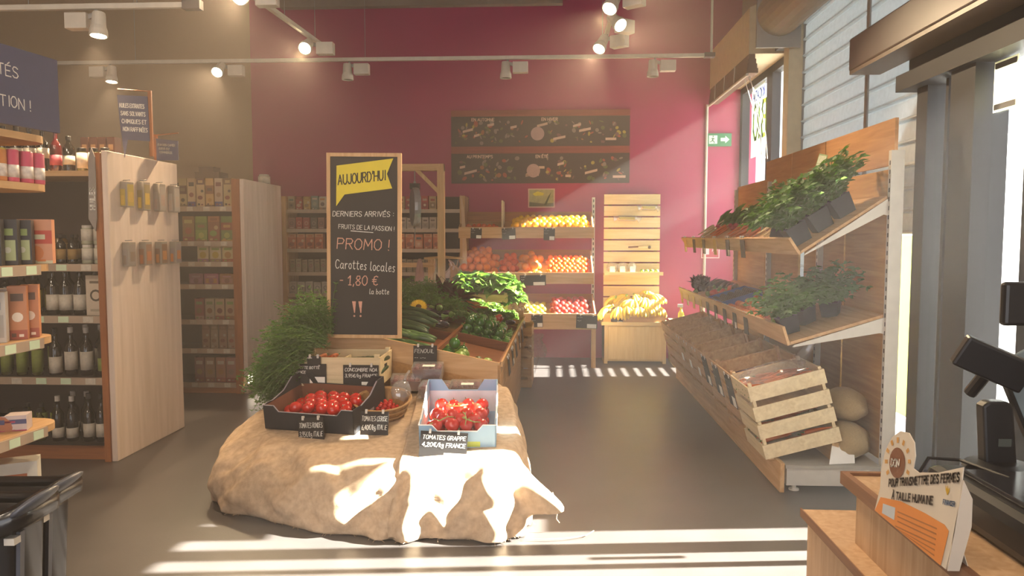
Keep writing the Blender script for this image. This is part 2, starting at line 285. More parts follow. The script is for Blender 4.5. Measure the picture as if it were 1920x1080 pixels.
# ---------------------------------------------------------------- single-stroke lettering
GL = {
'A': [[(0,0),(2,6),(4,0)],[(.8,2.2),(3.2,2.2)]], 'B': [[(0,0),(0,6),(2.8,6),(3.4,4.8),(2.6,3.2),(0,3.2)],[(2.6,3.2),(3.8,1.8),(3,0),(0,0)]],
'C': [[(3.8,5),(2.6,6),(1.2,6),(0,4.4),(0,1.6),(1.2,0),(2.8,0),(3.8,1)]], 'D': [[(0,0),(0,6),(2.2,6),(3.8,4.2),(3.8,1.8),(2.2,0),(0,0)]],
'E': [[(3.6,6),(0,6),(0,0),(3.6,0)],[(0,3.1),(3,3.1)]], 'F': [[(3.6,6),(0,6),(0,0)],[(0,3.1),(3,3.1)]],
'G': [[(3.8,5),(2.6,6),(1.2,6),(0,4.4),(0,1.6),(1.2,0),(2.8,0),(3.8,1),(3.8,2.8),(2.2,2.8)]], 'H': [[(0,0),(0,6)],[(4,0),(4,6)],[(0,3),(4,3)]],
'I': [[(1,0),(1,6)]], 'J': [[(3,6),(3,1.4),(2,0),(.8,0),(0,1.2)]], 'K': [[(0,0),(0,6)],[(3.6,6),(0,2.6),(3.8,0)]], 'L': [[(0,6),(0,0),(3.4,0)]],
'M': [[(0,0),(.4,6),(2.4,2),(4.4,6),(4.8,0)]], 'N': [[(0,0),(0,6),(4,0),(4,6)]], 'O': [[(1.3,0),(0,1.6),(0,4.4),(1.3,6),(2.7,6),(4,4.4),(4,1.6),(2.7,0),(1.3,0)]],
'P': [[(0,0),(0,6),(2.8,6),(3.8,4.8),(3,3),(0,2.8)]], 'Q': [[(1.3,0),(0,1.6),(0,4.4),(1.3,6),(2.7,6),(4,4.4),(4,1.6),(2.7,0),(1.3,0)],[(2.4,1.6),(4.2,-.4)]],
'R': [[(0,0),(0,6),(2.8,6),(3.8,4.8),(3,3.2),(0,3)],[(1.8,3),(3.8,0)]], 'S': [[(3.6,5.2),(2.4,6),(1,6),(.1,4.8),(.8,3.5),(3,2.6),(3.8,1.3),(2.8,0),(1,0),(0,.9)]],
'T': [[(0,6),(4,6)],[(2,6),(2,0)]], 'U': [[(0,6),(0,1.6),(1.3,0),(2.7,0),(4,1.6),(4,6)]], 'V': [[(0,6),(2,0),(4,6)]], 'W': [[(0,6),(1.2,0),(2.5,4),(3.8,0),(5,6)]],
'X': [[(0,0),(4,6)],[(0,6),(4,0)]], 'Y': [[(0,6),(2,3),(4,6)],[(2,3),(2,0)]], 'Z': [[(0,6),(4,6),(0,0),(4,0)]],
'0': [[(1.3,0),(0,1.6),(0,4.4),(1.3,6),(2.5,6),(3.6,4.4),(3.6,1.6),(2.5,0),(1.3,0)]], '1': [[(0,4.4),(1.6,6),(1.6,0)],[(.6,0),(2.6,0)]],
'2': [[(0,4.8),(1,6),(2.6,6),(3.4,4.6),(0,0),(3.8,0)]], '3': [[(0,5.4),(1.2,6),(2.8,6),(3.4,4.6),(1.4,3.2),(3.6,2.2),(3,.4),(1.4,0),(0,.7)]],
'4': [[(2.8,0),(2.8,6),(0,1.8),(3.8,1.8)]], '5': [[(3.4,6),(.4,6),(.2,3.4),(2.4,3.6),(3.6,2),(2.6,0),(0,.4)]], '6': [[(3,6),(.6,3.6),(0,1.6),(1.2,0),(2.8,0),(3.6,1.6),(2.6,3.2),(.4,2.8)]],
'7': [[(0,6),(3.8,6),(1.2,0)]], '8': [[(1.8,3.2),(.4,4.4),(1,6),(2.8,6),(3.2,4.6),(1.8,3.2),(.1,1.8),(1,0),(2.8,0),(3.6,1.6),(1.8,3.2)]], '9': [[(3.4,3.4),(1.2,2.8),(.1,4.2),(1,6),(2.8,6),(3.5,4.4),(3.2,1.6),(1.4,0)]],
',': [[(.6,.6),(.2,-.9)]], '.': [[(.3,0),(.5,.3)]], "'": [[(.5,6.3),(.3,4.6)]], '!': [[(.5,6),(.5,1.8)],[(.4,.3),(.6,0)]], ':': [[(.4,1),(.5,1.3)],[(.4,4),(.5,4.3)]],
'/': [[(0,-.5),(2.6,6)]], '-': [[(0,3),(2,3)]], '\u20ac': [[(4,5.4),(2.8,6),(1.4,5.4),(.8,3),(1.4,.6),(2.8,0),(4,.6)],[(0,3.7),(3,3.7)],[(0,2.4),(2.8,2.4)]],
'\u00c9': [[(3.6,6),(0,6),(0,0),(3.6,0)],[(0,3.1),(3,3.1)],[(1.4,6.8),(2.8,7.9)]], '\u00c0': [[(0,0),(2,6),(4,0)],[(.8,2.2),(3.2,2.2)],[(1.2,7.9),(2.4,6.8)]],
'a': [[(3,3.4),(1.4,4),(.1,2.6),(.3,.6),(1.6,0),(3,1.4),(3.2,3.8),(3,.8),(3.8,0)]], 'b': [[(.2,6.4),(.2,0)],[(.2,2.6),(1.8,3.8),(3.2,2.4),(2.6,.3),(.2,.3)]],
'c': [[(3,3.2),(1.6,4),(.1,2.6),(.3,.6),(1.6,0),(3.1,.7)]], 'e': [[(.3,1.8),(2.8,2.4),(2.4,3.8),(1,3.8),(.1,2),(1,.1),(3,.6)]], 'l': [[(.8,6.4),(.5,1.2),(1.2,0),(1.9,.5)]],
'o': [[(1.2,0),(0,1.6),(.6,3.6),(2,4),(3,2.6),(2.6,.6),(1.2,0)],], 'r': [[(.2,4),(.5,0)],[(.4,2.4),(1.6,3.9),(2.8,3.6)]], 's': [[(2.6,3.6),(1.2,4),(.4,3),(2.2,1.4),(1.6,0),(0,.3)]],
't': [[(1.2,6),(1,.8),(2,0),(2.8,.6)],[(0,4.2),(2.8,4.4)]], 'k': [[(.2,6.2),(.2,0)],[(2.4,3.8),(.3,1.8),(2.6,0)]], 'g': [[(2.8,3.4),(1,4),(.2,2),(1.4,.8),(2.8,2),(2.8,-1.6),(1,-2),(0,-1.2)]]}
def text_w(t):
    return sum((max((p[0] for st in GL[c] for p in st), default=0) + 1.3) if c in GL else 2.6 for c in t)
def stroke_text(m, t, org, ux, uz, h, w, mi=0, align='l', slant=0.0, jit=0.0, maxw=None):
    """ribbon lettering from org along ux (unit), height h along uz, ribbon width w"""
    k = h / 6.0; ux = Vector(ux); uz = Vector(uz); org = Vector(org); W = text_w(t) * k; sx = 1.0
    if maxw and W > maxw: sx = maxw / W; W = maxw
    x = -W / 2 if align == 'c' else 0.0
    R = random.Random(len(t) * 7 + int(h * 1e4))
    for ch in t:
        if ch not in GL: x += 2.6 * k * sx; continue
        dy = R.uniform(-jit, jit) * h; cw = 0
        for st in GL[ch]:
            P = [org + ux * (x + (px + slant * pz) * k * sx) + uz * (pz * k + dy) for px, pz in st]
            cw = max(cw, max(p[0] for p in st))
            for a, b in zip(P, P[1:]):
                d = (b - a)
                if d.length < 1e-6: continue
                d.normalize(); nn = ux.cross(uz).cross(d).normalized() * (w / 2); a2 = a - d * (w * 0.35); b2 = b + d * (w * 0.35)
                m.add([a2 - nn, a2 + nn, b2 + nn, b2 - nn], [(0, 1, 2, 3)], mi)
        x += (cw + 1.3) * k * sx
    return W
# ================================================================ SETTING
def struct(name, m, mats, **k): o = m.build(name, mats, **k); o['kind'] = 'structure'; return o
YB = 9.28; XF = 2.3; ZC = 4.6; XL = -7.0
mf, n_, l_, p_ = _mat('floor_resin'); tc_ = n_.new('ShaderNodeTexCoord'); nz_ = n_.new('ShaderNodeTexNoise'); nz_.inputs['Scale'].default_value = 3; nz_.inputs['Detail'].default_value = 8
rp_ = n_.new('ShaderNodeValToRGB'); rp_.color_ramp.elements[0].color = rgb('#443e3c'); rp_.color_ramp.elements[1].color = rgb('#585250')
l_.new(tc_.outputs['Object'], nz_.inputs['Vector']); l_.new(nz_.outputs['Fac'], rp_.inputs[0]); l_.new(rp_.outputs[0], p_.inputs['Base Color']); p_.inputs['Roughness'].default_value = 0.36
n2_ = n_.new('ShaderNodeTexNoise'); n2_.inputs['Scale'].default_value = 120; l_.new(tc_.outputs['Object'], n2_.inputs['Vector']); b_ = n_.new('ShaderNodeBump'); b_.inputs['Strength'].default_value = 0.15; b_.inputs['Distance'].default_value = 0.003
l_.new(n2_.outputs['Fac'], b_.inputs['Height']); l_.new(b_.outputs[0], p_.inputs['Normal'])
redw = plain('red_wall_paint', '#a0335a', 0.7, var=0.03, scale=1.5); creamw = plain('cream_wall_paint', '#a08768', 0.8, var=0.02, scale=2); greyw = plain('grey_facade_paint', '#b0aaa2', 0.7, var=0.02)
ceilm = plain('ceiling_paint', '#8d7f72', 0.9); creamp = plain('cream_paint', '#cbbca0', 0.6); framem = plain('dark_aluminium', '#1f2027', 0.6, spec=0.3)
struct('floor', MB().box(XL, -4, -0.1, 2.5, YB + .2, 0), mf)
struct('wall_back', MB().box(-3.72, YB, 0, 2.5, YB + .2, ZC), redw)
struct('wall_back_left', MB().box(XL, YB, 0, -3.72, YB + .2, ZC), creamw)
struct('wall_left', MB().box(XL - .2, -4, 0, XL, YB + .2, ZC), creamw)
struct('ceiling', MB().box(XL - .2, -4, ZC, 2.5, YB + .2, ZC + .1), ceilm)
struct('trim_1', MB().box(-3.3, YB - .1, 4.3, 0.15, YB - .002, ZC), ceilm)
m = MB().box(XF, -4, 0, XF + .2, 3.25, ZC).box(XF, 3.25, 2.9, XF + .2, 4.95, ZC).box(XF, 4.95, 3.75, XF + .2, 7.2, ZC).box(XF, 7.2, 3.55, XF + .2, YB, ZC).box(XF, 7.35, 0, XF + .2, YB, 0.12)
struct('wall_right', m, greyw)
struct('wall_rear', MB().box(XL, -4.2, 0, -4.5, -4, ZC).box(-4.5, -4.2, 3.2, 2.5, -4, ZC), creamw)
struct('trim_2', MB().box(XF - .08, 7.2, 0, XF + .1, 7.35, 3.56), creamp)          # cream pillar beside the shutter
# window by the far corner
m = MB()
for y0, y1 in ((7.35, 7.45), (7.98, 8.18), (YB - .1, YB)): m.box(XF, y0, .12, XF + .09, y1, 3.3)
m.box(XF, 7.35, 3.2, XF + .09, YB, 3.56); m.box(XF - .12, 7.35, 3.3, XF, YB, 3.52)
w1 = struct('window_1', m, framem)
MB().box(XF + .04, 7.45, .12, XF + .046, YB - .1, 3.2).build('pane', glass, w1)
m = MB(); z = 0.2
while z < 1.45:
    m.box(XF + .16, 7.4, z, XF + .175, YB, z + .045); z += .084
m.box(XF + .15, 7.4, .12, XF + .18, 7.44, 1.5).box(XF + .15, YB - .04, .12, XF + .18, YB, 1.5)
tag(m.build('slatted_window_guard', white), 'low white guard of narrow horizontal slats outside the far corner window', 'window guard')
# rolling shutter between window and door
shut = transl('shutter_slat', '#a9acac', '#c8d0d4', 0.16, 0.35)
t = thing('roller_shutter', 'pale grey roller shutter of wide horizontal slats behind the wooden wall unit', 'shutter', (XF + .08, 6.07, 0))
m = MB(); z = 0.02
while z < 3.72:
    m.prism([(0, -1.12, z), (-.036, -1.12, z + .004), (-.036, -1.12, z + .016), (-.014, -1.12, z + .026), (-.012, -1.12, z + .135), (0, -1.12, z + .152), (.006, -1.12, z + .152), (.006, -1.12, z)], (0, 2.25, 0)) if z > 1.5 else m.prism([(0, -.82, z), (-.036, -.82, z + .004), (-.036, -.82, z + .016), (-.014, -.82, z + .026), (-.012, -.82, z + .135), (0, -.82, z + .152), (.006, -.82, z + .152), (.006, -.82, z)], (0, 1.95, 0)); z += .15
m.build('slat_curtain', shut, t)
MB().box(-.03, -1.14, 1.5, .03, -1.125, 3.75).build('guide_rail', grey, t); MB().box(-.03, 1.125, 0, .03, 1.14, 3.75).build('guide_rail', grey, t)
MB().cbox((-.045, -.35, 1.9), (.012, .05, 3.6)).build('seam_strip', grey, t)
t2 = thing('shutter_housing', 'round grey housing of the roller shutter high on the facade', 'housing', (XF - .205, 6.1, 3.54))
m = MB(); m.tube([(0, -1.3, 0), (0, 1.0, 0)], .2, 24); m.build('casing', plain('housing_grey', '#8f8578', .5), t2, smooth=False)
MB().box(-.2, 1.0, -.3, .2, 1.03, .3).build('end_plate', grey, t2)
# pelmet, blind, cords by the far corner
struct('trim_3', MB().prism([(1.93, 7.5, 3.28), (1.93, 7.5, 3.72), (2.3, 7.5, 3.9), (2.3, 7.5, 3.28)], (0, YB - 7.5 - .004, 0)), creamp)
t = thing('roman_blind', 'brown blind pulled up in folds under the cream pelmet', 'blind', (1.96, 8.35, 3.28))
m = MB()
for i in range(4): m.box(-.03 - .006 * i, -.86, -.05 - .045 * i, .03 + .01 * i, .88, -.004 - .045 * i)
m.build('folded_fabric', plain('blind_brown', '#6d564e', .8), t)
MB().tube([(-.045, -.86, -.2), (-.045, .88, -.2)], .014, 8).build('bottom_rail', white, t)
for y in (-.4, .05, .5): MB().tube([(-.055, y, -.02), (-.062, y, -.19)], .006, 6).build('strap', white, t)
for i, (y, x1, z1, b) in enumerate(((-.78, .14, 2.22, .1), (-.74, .2, 2.28, .16), (-.6, .22, 2.3, .02))):
    pts = [(0.0, y, 0)] + [(x1 * s + .0, y - .12 * math.sin(PI * s) * b * 8, (z1 - 3.08) * s) for s in (.25, .5, .75, 1)]
    MB().tube([(p[0], p[1], p[2] - .2) for p in pts], .004, 6).build('cord', white, t)
# back corner: pipe, rod
tag(MB().tube([(1.90, YB - .02, .0), (1.90, YB - .02, 3.1)], .016, 8).build('cable_pipe', white), 'thin white vertical pipe on the red wall beside the green exit sign', 'pipe')
# ---- door
m = MB()
m.box(XF - .02, 3.25, 2.5, XF + .12, 4.95, 2.92); m.box(XF - .02, 4.70, 0, XF + .1, 4.83, 2.5); m.box(XF - .06, 4.12, 0, XF + .12, 4.36, 2.5)
m.box(XF, 4.50, 0, XF + .06, 4.53, 2.5); m.box(XF, 3.66, 0, XF + .08, 3.78, 2.5); m.box(XF, 3.50, 0, XF + .06, 3.55, 2.5); m.box(XF, 3.25, 0, XF + .1, 3.33, 2.5)
m.box(XF, 3.25, 0, XF + .1, 4.83, .05); m.box(XF - .10, 3.25, 2.42, XF + .1, 4.95, 2.52)
d1 = struct('door_1', m, framem)
MB().box(XF + .03, 3.33, .05, XF + .036, 4.7, 2.5).build('pane', glass, d1)
MB().box(XF + .055, 3.6, 1.0, XF + .075, 3.63, 1.25).build('door_handle', white, d1)
t = thing('door_operator', 'long dark brown box of the sliding door drive above the glass door', 'door operator', (2.185, 4.0, 2.74))
MB().box(-.13, -1.25, -.1, .11, 1.35, .12).build('casing', plain('operator_brown', '#4a3a36', .4), t, bevel=.012)
MB().box(-.125, -1.24, -.125, .08, 1.34, -.1).build('cover_lip', plain('operator_lip', '#6b5a4c', .4), t)
# translucent green strip added to imitate light in the gap between unit and door
tag(MB().box(XF + .085, 5.05, 0.3, XF + .09, 5.245, 1.51).build('gap_light_strip', transl('gap_light_strip', '#c4dc6a', '#f4ffb0', .8)), 'bright green strip standing in for light through the gap beside the glass door', 'strip')
# poster outside door
t = thing('door_poster', 'small square notice with dark bands stuck high on the glass door', 'poster', (XF + .02, 3.99, 2.28))
MB().box(0, -.10, -.13, .004, .10, .13).build('sheet', transl('lit_paper', '#f2efe0', '#f5f0d8', .5), t)
bg_ = plain('band_grey', '#6a6660', .6)
MB().box(-.003, -.09, .09, .001, .09, .12).build('band', bg_, t); MB().box(-.003, -.09, -.12, .001, .09, -.09).build('band', bg_, t)
# ---- outside
struct('ground_outside', MB().box(2.5, -30, -.12, 60, 40, -.02), plain('pavement', '#b8b2a8', .8))
struct('wall_across', MB().box(17, -22, -.02, 17.3, 48, 1.3).box(16.95, -22, 1.3, 17.35, 48, 1.38), plain('pale_render', '#e6eaee', .8))
t = thing('sun_block_panel', 'pale blue-white panel added outside the glass door to block the low sun', 'panel', (3.2, 4.02, -.02))  # added outside to keep low sun off the floor by the display
MB().box(0, 0, .06, .03, .95, 1.88).build('sheet', plain('outdoor_white', '#e8eef2', .6), t)
for y in (.05, .86): MB().box(-.15, y, 0, .2, y + .04, .06).build('foot', grey, t)
t = thing('feather_banner', 'large white sail-shaped banner standing outside the glass door', 'banner', (3.3, 4.6, 0))
MB().prism([(0, 0, .3), (0, 0, 3.2), (0, .4, 3.0), (0, .7, 2.7), (0, .85, 2.43), (0, 1.08, 2.18), (0, 1.25, 1.8), (0, 1.35, 1.36), (0, 1.29, .87), (0, 1.1, .4)], (.012, 0, 0)).build('cloth', transl('white_cloth', '#ffffff', '#ffffff', .5), t)
MB().tube([(0, -.02, -.02), (0, -.02, 3.25)], .014, 8).build('pole', grey, t); MB().lathe([(.2, -.02), (.2, .03), (.04, .06)], 20).build('base', grey, t)
portal('window_portal', XF - .01, 7.35, YB, .1, 3.2); portal('door_portal', XF - .01, 3.25, 4.7, 0, 2.5)

# ================================================================ CEILING TRACKS AND SPOTS
def track(label, a, b):
    a = Vector(a); b = Vector(b); t = thing('lighting_track', label, 'lighting track', a); d = b - a
    MB().bar((0, 0, 0), d, .034, .034).build('rail', white, t)
    for s in (0.15, .5, .85): MB().tube([d * s, d * s + Vector((0, 0, ZC - a.z - d.z * s))], .003, 5).build('suspension_wire', grey, t)
    return t
track('long white lighting track running across in front of the red wall', (-5.2, 7.5, 3.27), (1.52, 7.5, 3.27))
track('white lighting track ending above the oil shelves', (-4.6, 5.0, 3.05), (-2.45, 5.0, 3.05))
pa = G(480, -4, 3.27); pb = G(612, 91, 3.27)
track('slanting white lighting track with two lit spots', pb, pa + (pa - pb) * .3)
track('white lighting track above the aisle with a line of four lit spots', (.50, 4.4, 3.3), (.50, 7.1, 3.3))
tag(MB().tube([(1.57, 7.5, 3.25), (1.57, 7.5, ZC)], .012, 8).build('hanging_rod', white), 'thin white rod hanging at the end of the long lighting track', 'rod')
tag(MB().box(1.50, 7.46, 3.25, 1.6, 7.54, 3.29).build('track_end_connector', dark), 'small dark connector at the end of the long lighting track', 'connector')
def make_spot(lit):
    def f():
        t = thing('track_spotlight', 'x', 'spotlight')
        MB().box(.05, -.04, -.13, .2, .04, -.025).build('gear_box', white, t, bevel=.004)
        MB().tube([(0, 0, -.03), (.0, 0, 0)], .01, 8).bar((0, 0, -.03), (.06, 0, -.05), .02, .03).build('bracket', grey, t)
        h = MB().lathe([(.038, 0), (.042, -.02), (.046, -.09), (.056, -.12), (.058, -.16), (.05, -.16), (.05, -.145)], 20).build('lamp_head', white, t, smooth=False)
        h.location = (-.02, 0, -.02)
        MB().lathe([(.0, -.147), (.05, -.147)], 20).build('lens', emi if lit else plain('lens_off', '#6b655e', .2), h)
        if lit:
            ld = bpy.data.lights.new('spot_beam', 'SPOT'); ld.energy = 130; ld.spot_size = 1.3; ld.spot_blend = .6; ld.color = (1, .74, .45); ld.shadow_soft_size = .04
            lo = bpy.data.objects.new('spot_beam', ld); COL.objects.link(lo); lo.parent = h; lo.location = (0, 0, -.17)
        return t
    return f
lit = Pool(make_spot(True)); off = Pool(make_spot(False))
def spot(pool, label, p, tilt=0, yaw=0, flip=False):
    o = pool.put(label, (p[0], p[1], p[2]), (0, 0, (PI if flip else 0) + yaw), 'track spotlights')
    h = [c for c in o.children if c.name.startswith('lamp_head')][0]; h.rotation_euler = (tilt, 0, 0); del o['group']
    return o
def sp(lit_, label, u, v, y, **k): p = PY(u, v, y); spot(lit if lit_ else off, label, (p.x, y, k.pop('z', 3.25)), **k)
sp(1, 'lit spotlight at the cream wall end of the long track', 420, 118, 7.5, tilt=-.9)
sp(0, 'unlit spotlight on the long track nearest the slanting track', 655, 118, 7.5, tilt=0)
sp(0, 'unlit spotlight on the long track above the season banners', 952, 118, 7.5, tilt=0)
sp(0, 'unlit spotlight on the long track nearest the facade end', 1228, 118, 7.5, tilt=0)
sp(1, 'lit spotlight pointing down just above the blue oil sign', 206, 118, 7.5, tilt=.1, flip=True)
sp(1, 'lit spotlight on the track above the oil shelves', 180, 18, 5.0, z=3.03, tilt=.1, flip=True)
dirv = (pa - pb).normalized(); q = pb + dirv * .38
spot(lit, 'lit spotlight near the low end of the slanting track', (q.x, q.y, 3.25), tilt=-1.0)
q = G(468, -28, 3.27); spot(lit, 'lit spotlight by the picture edge on the slanting track', (q.x, q.y, 3.25), tilt=-1.0)
for i, (y, tl, yw) in enumerate(((5.0, -.9, .5), (5.6, -.7, -.6), (6.15, -.9, .6), (6.75, -.7, -.6))):
    spot(lit, f"lit spotlight, {('nearest', 'second nearest', 'third nearest', 'farthest')[i]} of the four in line above the aisle", (.5, y, 3.282), tilt=tl, yaw=yw)
tag(MB().box(-2.45, 4.97, 3.02, -2.33, 5.03, 3.08).build('track_end_connector', dark), 'small dark connector at the end of the track above the oil shelves', 'connector')
# unseen fill lamps added behind the camera to brighten the shop
for i, (x, y) in enumerate(((-3.5, .5), (-1, .5), (-3.5, -2.2), (-1, -2.2))):
    t = thing('rear_fill_lamp', 'added square fill lamp on the ceiling behind the camera, ' + ('by the shelves', 'by the door', 'rear by the shelves', 'rear by the door')[i], 'ceiling lamp', (x, y, ZC - .05))
    MB().box(-.3, -.3, 0, .3, .3, .05).build('frame', white, t)
    ad = bpy.data.lights.new('rear_fill_light', 'AREA'); ad.size = .55; ad.energy = 42; ad.color = (1, .82, .62); ao = bpy.data.objects.new('rear_fill_light', ad); COL.objects.link(ao); ao.parent = t; ao.location = (0, 0, -.01)

# ================================================================ SIGNS ON THE WALLS
def banner(label, z0, z1, titles, circ, seed):
    R = random.Random(seed); W = 2.19; H = z1 - z0
    t = thing('season_banner', label, 'banner', (-.12, YB - .012, z0))
    m = MB().box(-W / 2, 0, 0, W / 2, .01, H, 0)
    cols = 5
    for i in range(110):
        x = R.uniform(-W / 2 + .05, W / 2 - .05); z = R.uniform(.04, H - .06); c = R.choice([1, 1, 2, 3, 4, 5, 5, 6]); r = R.uniform(.012, .034); a = R.uniform(.25, 1.0); ang = R.uniform(0, PI)
        if abs(x - circ) < .12 : continue
        pts = [(x + r * (math.cos(k * PI / 4) * math.cos(ang) - a * math.sin(k * PI / 4) * math.sin(ang)), -.001 - i * 2e-6, z + r * (math.cos(k * PI / 4) * math.sin(ang) + a * math.sin(k * PI / 4) * math.cos(ang))) for k in range(8)]
        m.poly(pts, c)
    for i in range(9):
        x = R.uniform(-W / 2 + .1, W / 2 - .2); z = R.uniform(.06, H - .08); sl = R.choice([.0, .2, .25]); w = R.uniform(.06, .16)
        m.poly([(x, -.002, z), (x + w, -.002, z + w * sl), (x + w, -.002, z + w * sl + .03), (x, -.002, z + .03)], 7)
    m.build('sheet', [plain('banner_dark' + str(seed), '#40302a', .6, var=.05), plain('b_green' + str(seed), '#5a6030', .6), plain('b_red' + str(seed), '#a04a34', .6), plain('b_yel' + str(seed), '#a8903c', .6), plain('b_pur' + str(seed), '#6e4a48', .6), plain('b_gr' + str(seed), '#857465', .6), plain('b_or' + str(seed), '#9a6038', .6), plain('b_lab' + str(seed), '#c8a894', .7)], t)
    m = MB()
    for tx, x in titles: stroke_text(m, tx, (x, -.004, H - .055), (1, 0, 0), (0, 0, 1), .034, .007)
    m.build('title_lettering', plain('banner_text' + str(seed), '#d8b8a0', .7), t)
    m = MB().poly([(circ + .083 * math.cos(k * PI / 12), -.003, H * .42 + .083 * math.sin(k * PI / 12)) for k in range(24)]); m.build('round_patch', plain('patch' + str(seed), '#b09088', .8), t)
    return t
banner('dark banner of autumn and winter produce on the red wall, upper of two', 2.615, 2.98, [('EN AUTOMNE', -.84), ('EN HIVER', .02)], -.03, 3)
banner('dark banner of spring and summer produce on the red wall, lower of two', 2.165, 2.53, [('AU PRINTEMPS', -.9), ('EN \u00c9T\u00c9', -.05)], -.08, 4)
bw = wood('batten_brown', '#93483a', '#7d3a30', 'X')
for lab, z0, z1 in (('reddish wooden strip above the autumn and winter banner', 2.98, 3.055), ('reddish wooden strip between the two season banners', 2.53, 2.615)):
    tag(MB().box(-1.215, YB - .02, z0, .975, YB - .001, z1).build('wall_strip', bw), lab, 'wooden strip')
t = thing('framed_picture', 'small green and yellow picture in a pale frame above the lemons', 'picture', (-.1, YB - .012, 1.865))
MB().box(-.165, 0, 0, .165, .01, .235).build('border', plain('picture_border', '#c9a596', .6), t)
m = MB().box(-.15, -.002, .015, .15, 0, .22, 0)
R = random.Random(5)
m.poly([(-.11 + .0, -.003, .17), (-.05, -.003, .2), (.03, -.003, .18), (.02, -.003, .15), (-.08, -.003, .145)], 1)
m.poly([(-.15, -.003, .015), (.15, -.003, .015), (.15, -.003, .06), (.02, -.003, .05), (-.15, -.003, .07)], 2)
m.poly([(.03, -.0035, .03), (.06, -.0035, .03), (.1, -.0035, .13), (.12, -.0035, .19), (.09, -.0035, .15)], 3)
m.build('print', [plain('pic_sky', '#a09a70', .7, var=.15, scale=20), plain('pic_yellow', '#c8bc40', .7), plain('pic_ground', '#6a6a52', .7, var=.15), plain('pic_dark', '#4a5030', .7)], t)
t = thing('exit_sign', 'green emergency exit sign with running figure and arrow', 'sign', (2.045, YB - .03, 2.6))
MB().box(-.15, 0, 0, .15, .025, .155).build('panel', plain('exit_green', '#2c7a50', .5), t)
m = MB(); y = -.003
m.poly([(-.12, y, .03), (-.02, y, .03), (-.02, y, .13), (-.12, y, .13)], 0)
m.poly([(.02, y, .06), (.075, y, .06), (.075, y, .035), (.125, y, .08), (.075, y, .125), (.075, y, .1), (.02, y, .1)], 0)
y = -.005
for a, b, w in (((-.07, .115), (-.07, .116), .016), ((-.07, .1), (-.078, .07), .014), ((-.078, .07), (-.055, .05), .009), ((-.055, .05), (-.06, .034), .008), ((-.078, .07), (-.095, .055), .009), ((-.095, .055), (-.112, .05), .007), ((-.072, .095), (-.05, .085), .006), ((-.07, .098), (-.095, .09), .006)):
    m.bar((a[0], y, a[1]), (b[0] + 1e-4, y, b[1]), w, .001, 1, up=(0, 1, 0))
m.poly([(-.07 + .008 * math.cos(k), -.006, .119 + .008 * math.sin(k)) for k in [i * PI / 4 for i in range(8)]], 1)
m.build('pictogram', [plain('exit_white', '#cfe8d8', .5), plain('exit_fig', '#1f6040', .5)], t)
t = thing('fire_sign', 'red square fire equipment sign low beside the facade corner', 'sign', (1.97, YB - .012, 1.24))
MB().box(-.115, 0, 0, .115, .01, .22).build('panel', plain('fire_red', '#b03048', .5), t)
m = MB(); y = -.002
for a in ((-.11, .005, .11, .015), (-.11, .205, .11, .215), (-.11, .005, -.1, .215), (.1, .005, .11, .215), (-.06, .05, -.015, .17)): m.poly([(a[0], y, a[1]), (a[2], y, a[1]), (a[2], y, a[3]), (a[0], y, a[3])])
for k in range(3):
    r = .03 + .025 * k; P = [(.0 + r * math.cos(a), .11 + r * math.sin(a)) for a in (-.8, -.4, 0, .4, .8)]
    for a, b in zip(P, P[1:]): m.bar((a[0], y, a[1]), (b[0], y, b[1]), .009, .001, 0, up=(0, 1, 0))
m.build('pictogram', plain('fire_white', '#e8c8cc', .5), t)
# shop poster stuck on the window, read from behind
t = thing('window_poster', 'white poster with blue and green lettering seen from behind on the corner window', 'poster', (XF - .005, 8.44, 2.4))
MB().box(.0, -.2, 0, .004, .3, .78).build('sheet', transl('poster_paper', '#d0d8d6', '#d4dcd8', .3), t)
m = MB(); stroke_text(m, 'BIO', (-.003, -.28, .2), (0, 1, 0), (0, 0, 1), .36, .05, maxw=.54); mm = MB()
mm.add([v for v in m.v if True], m.f); mm.build('green_lettering', transl('poster_green', '#8fb02c', '#7fa020', .5), t)
m = MB(); stroke_text(m, 'KICADA', (-.003, -.2, .62), (0, 1, 0), (0, 0, 1), .1, .018, maxw=.46); m.build('blue_lettering', transl('poster_blue', '#2c2ec0', '#2020b0', .5), t)
t = thing('window_notice', 'small white notice leaning on the window sill under the poster', 'notice', (2.285, 7.9, 2.02)); MB().box(0, -.1, 0, .01, .1, .1).build('sheet', paper, t)

# ================================================================ HAZE (volume added to imitate the veiling glare of the lens)
hm = bpy.data.materials.new('veil_glare'); hm.use_nodes = True; hn = hm.node_tree.nodes; hl = hm.node_tree.links
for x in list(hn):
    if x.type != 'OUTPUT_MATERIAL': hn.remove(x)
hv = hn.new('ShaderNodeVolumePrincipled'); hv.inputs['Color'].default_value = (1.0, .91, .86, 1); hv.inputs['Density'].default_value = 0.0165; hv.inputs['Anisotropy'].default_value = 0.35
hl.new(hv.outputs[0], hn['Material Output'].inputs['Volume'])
hz = MB().box(XL + .01, -3.9, .005, XF - .05, YB - .03, ZC - .05).build('haze', hm); hz['kind'] = 'stuff'; hz['label'] = 'thin haze volume filling the shop, imitating lens glare'
SC.cycles.volume_max_steps = 64
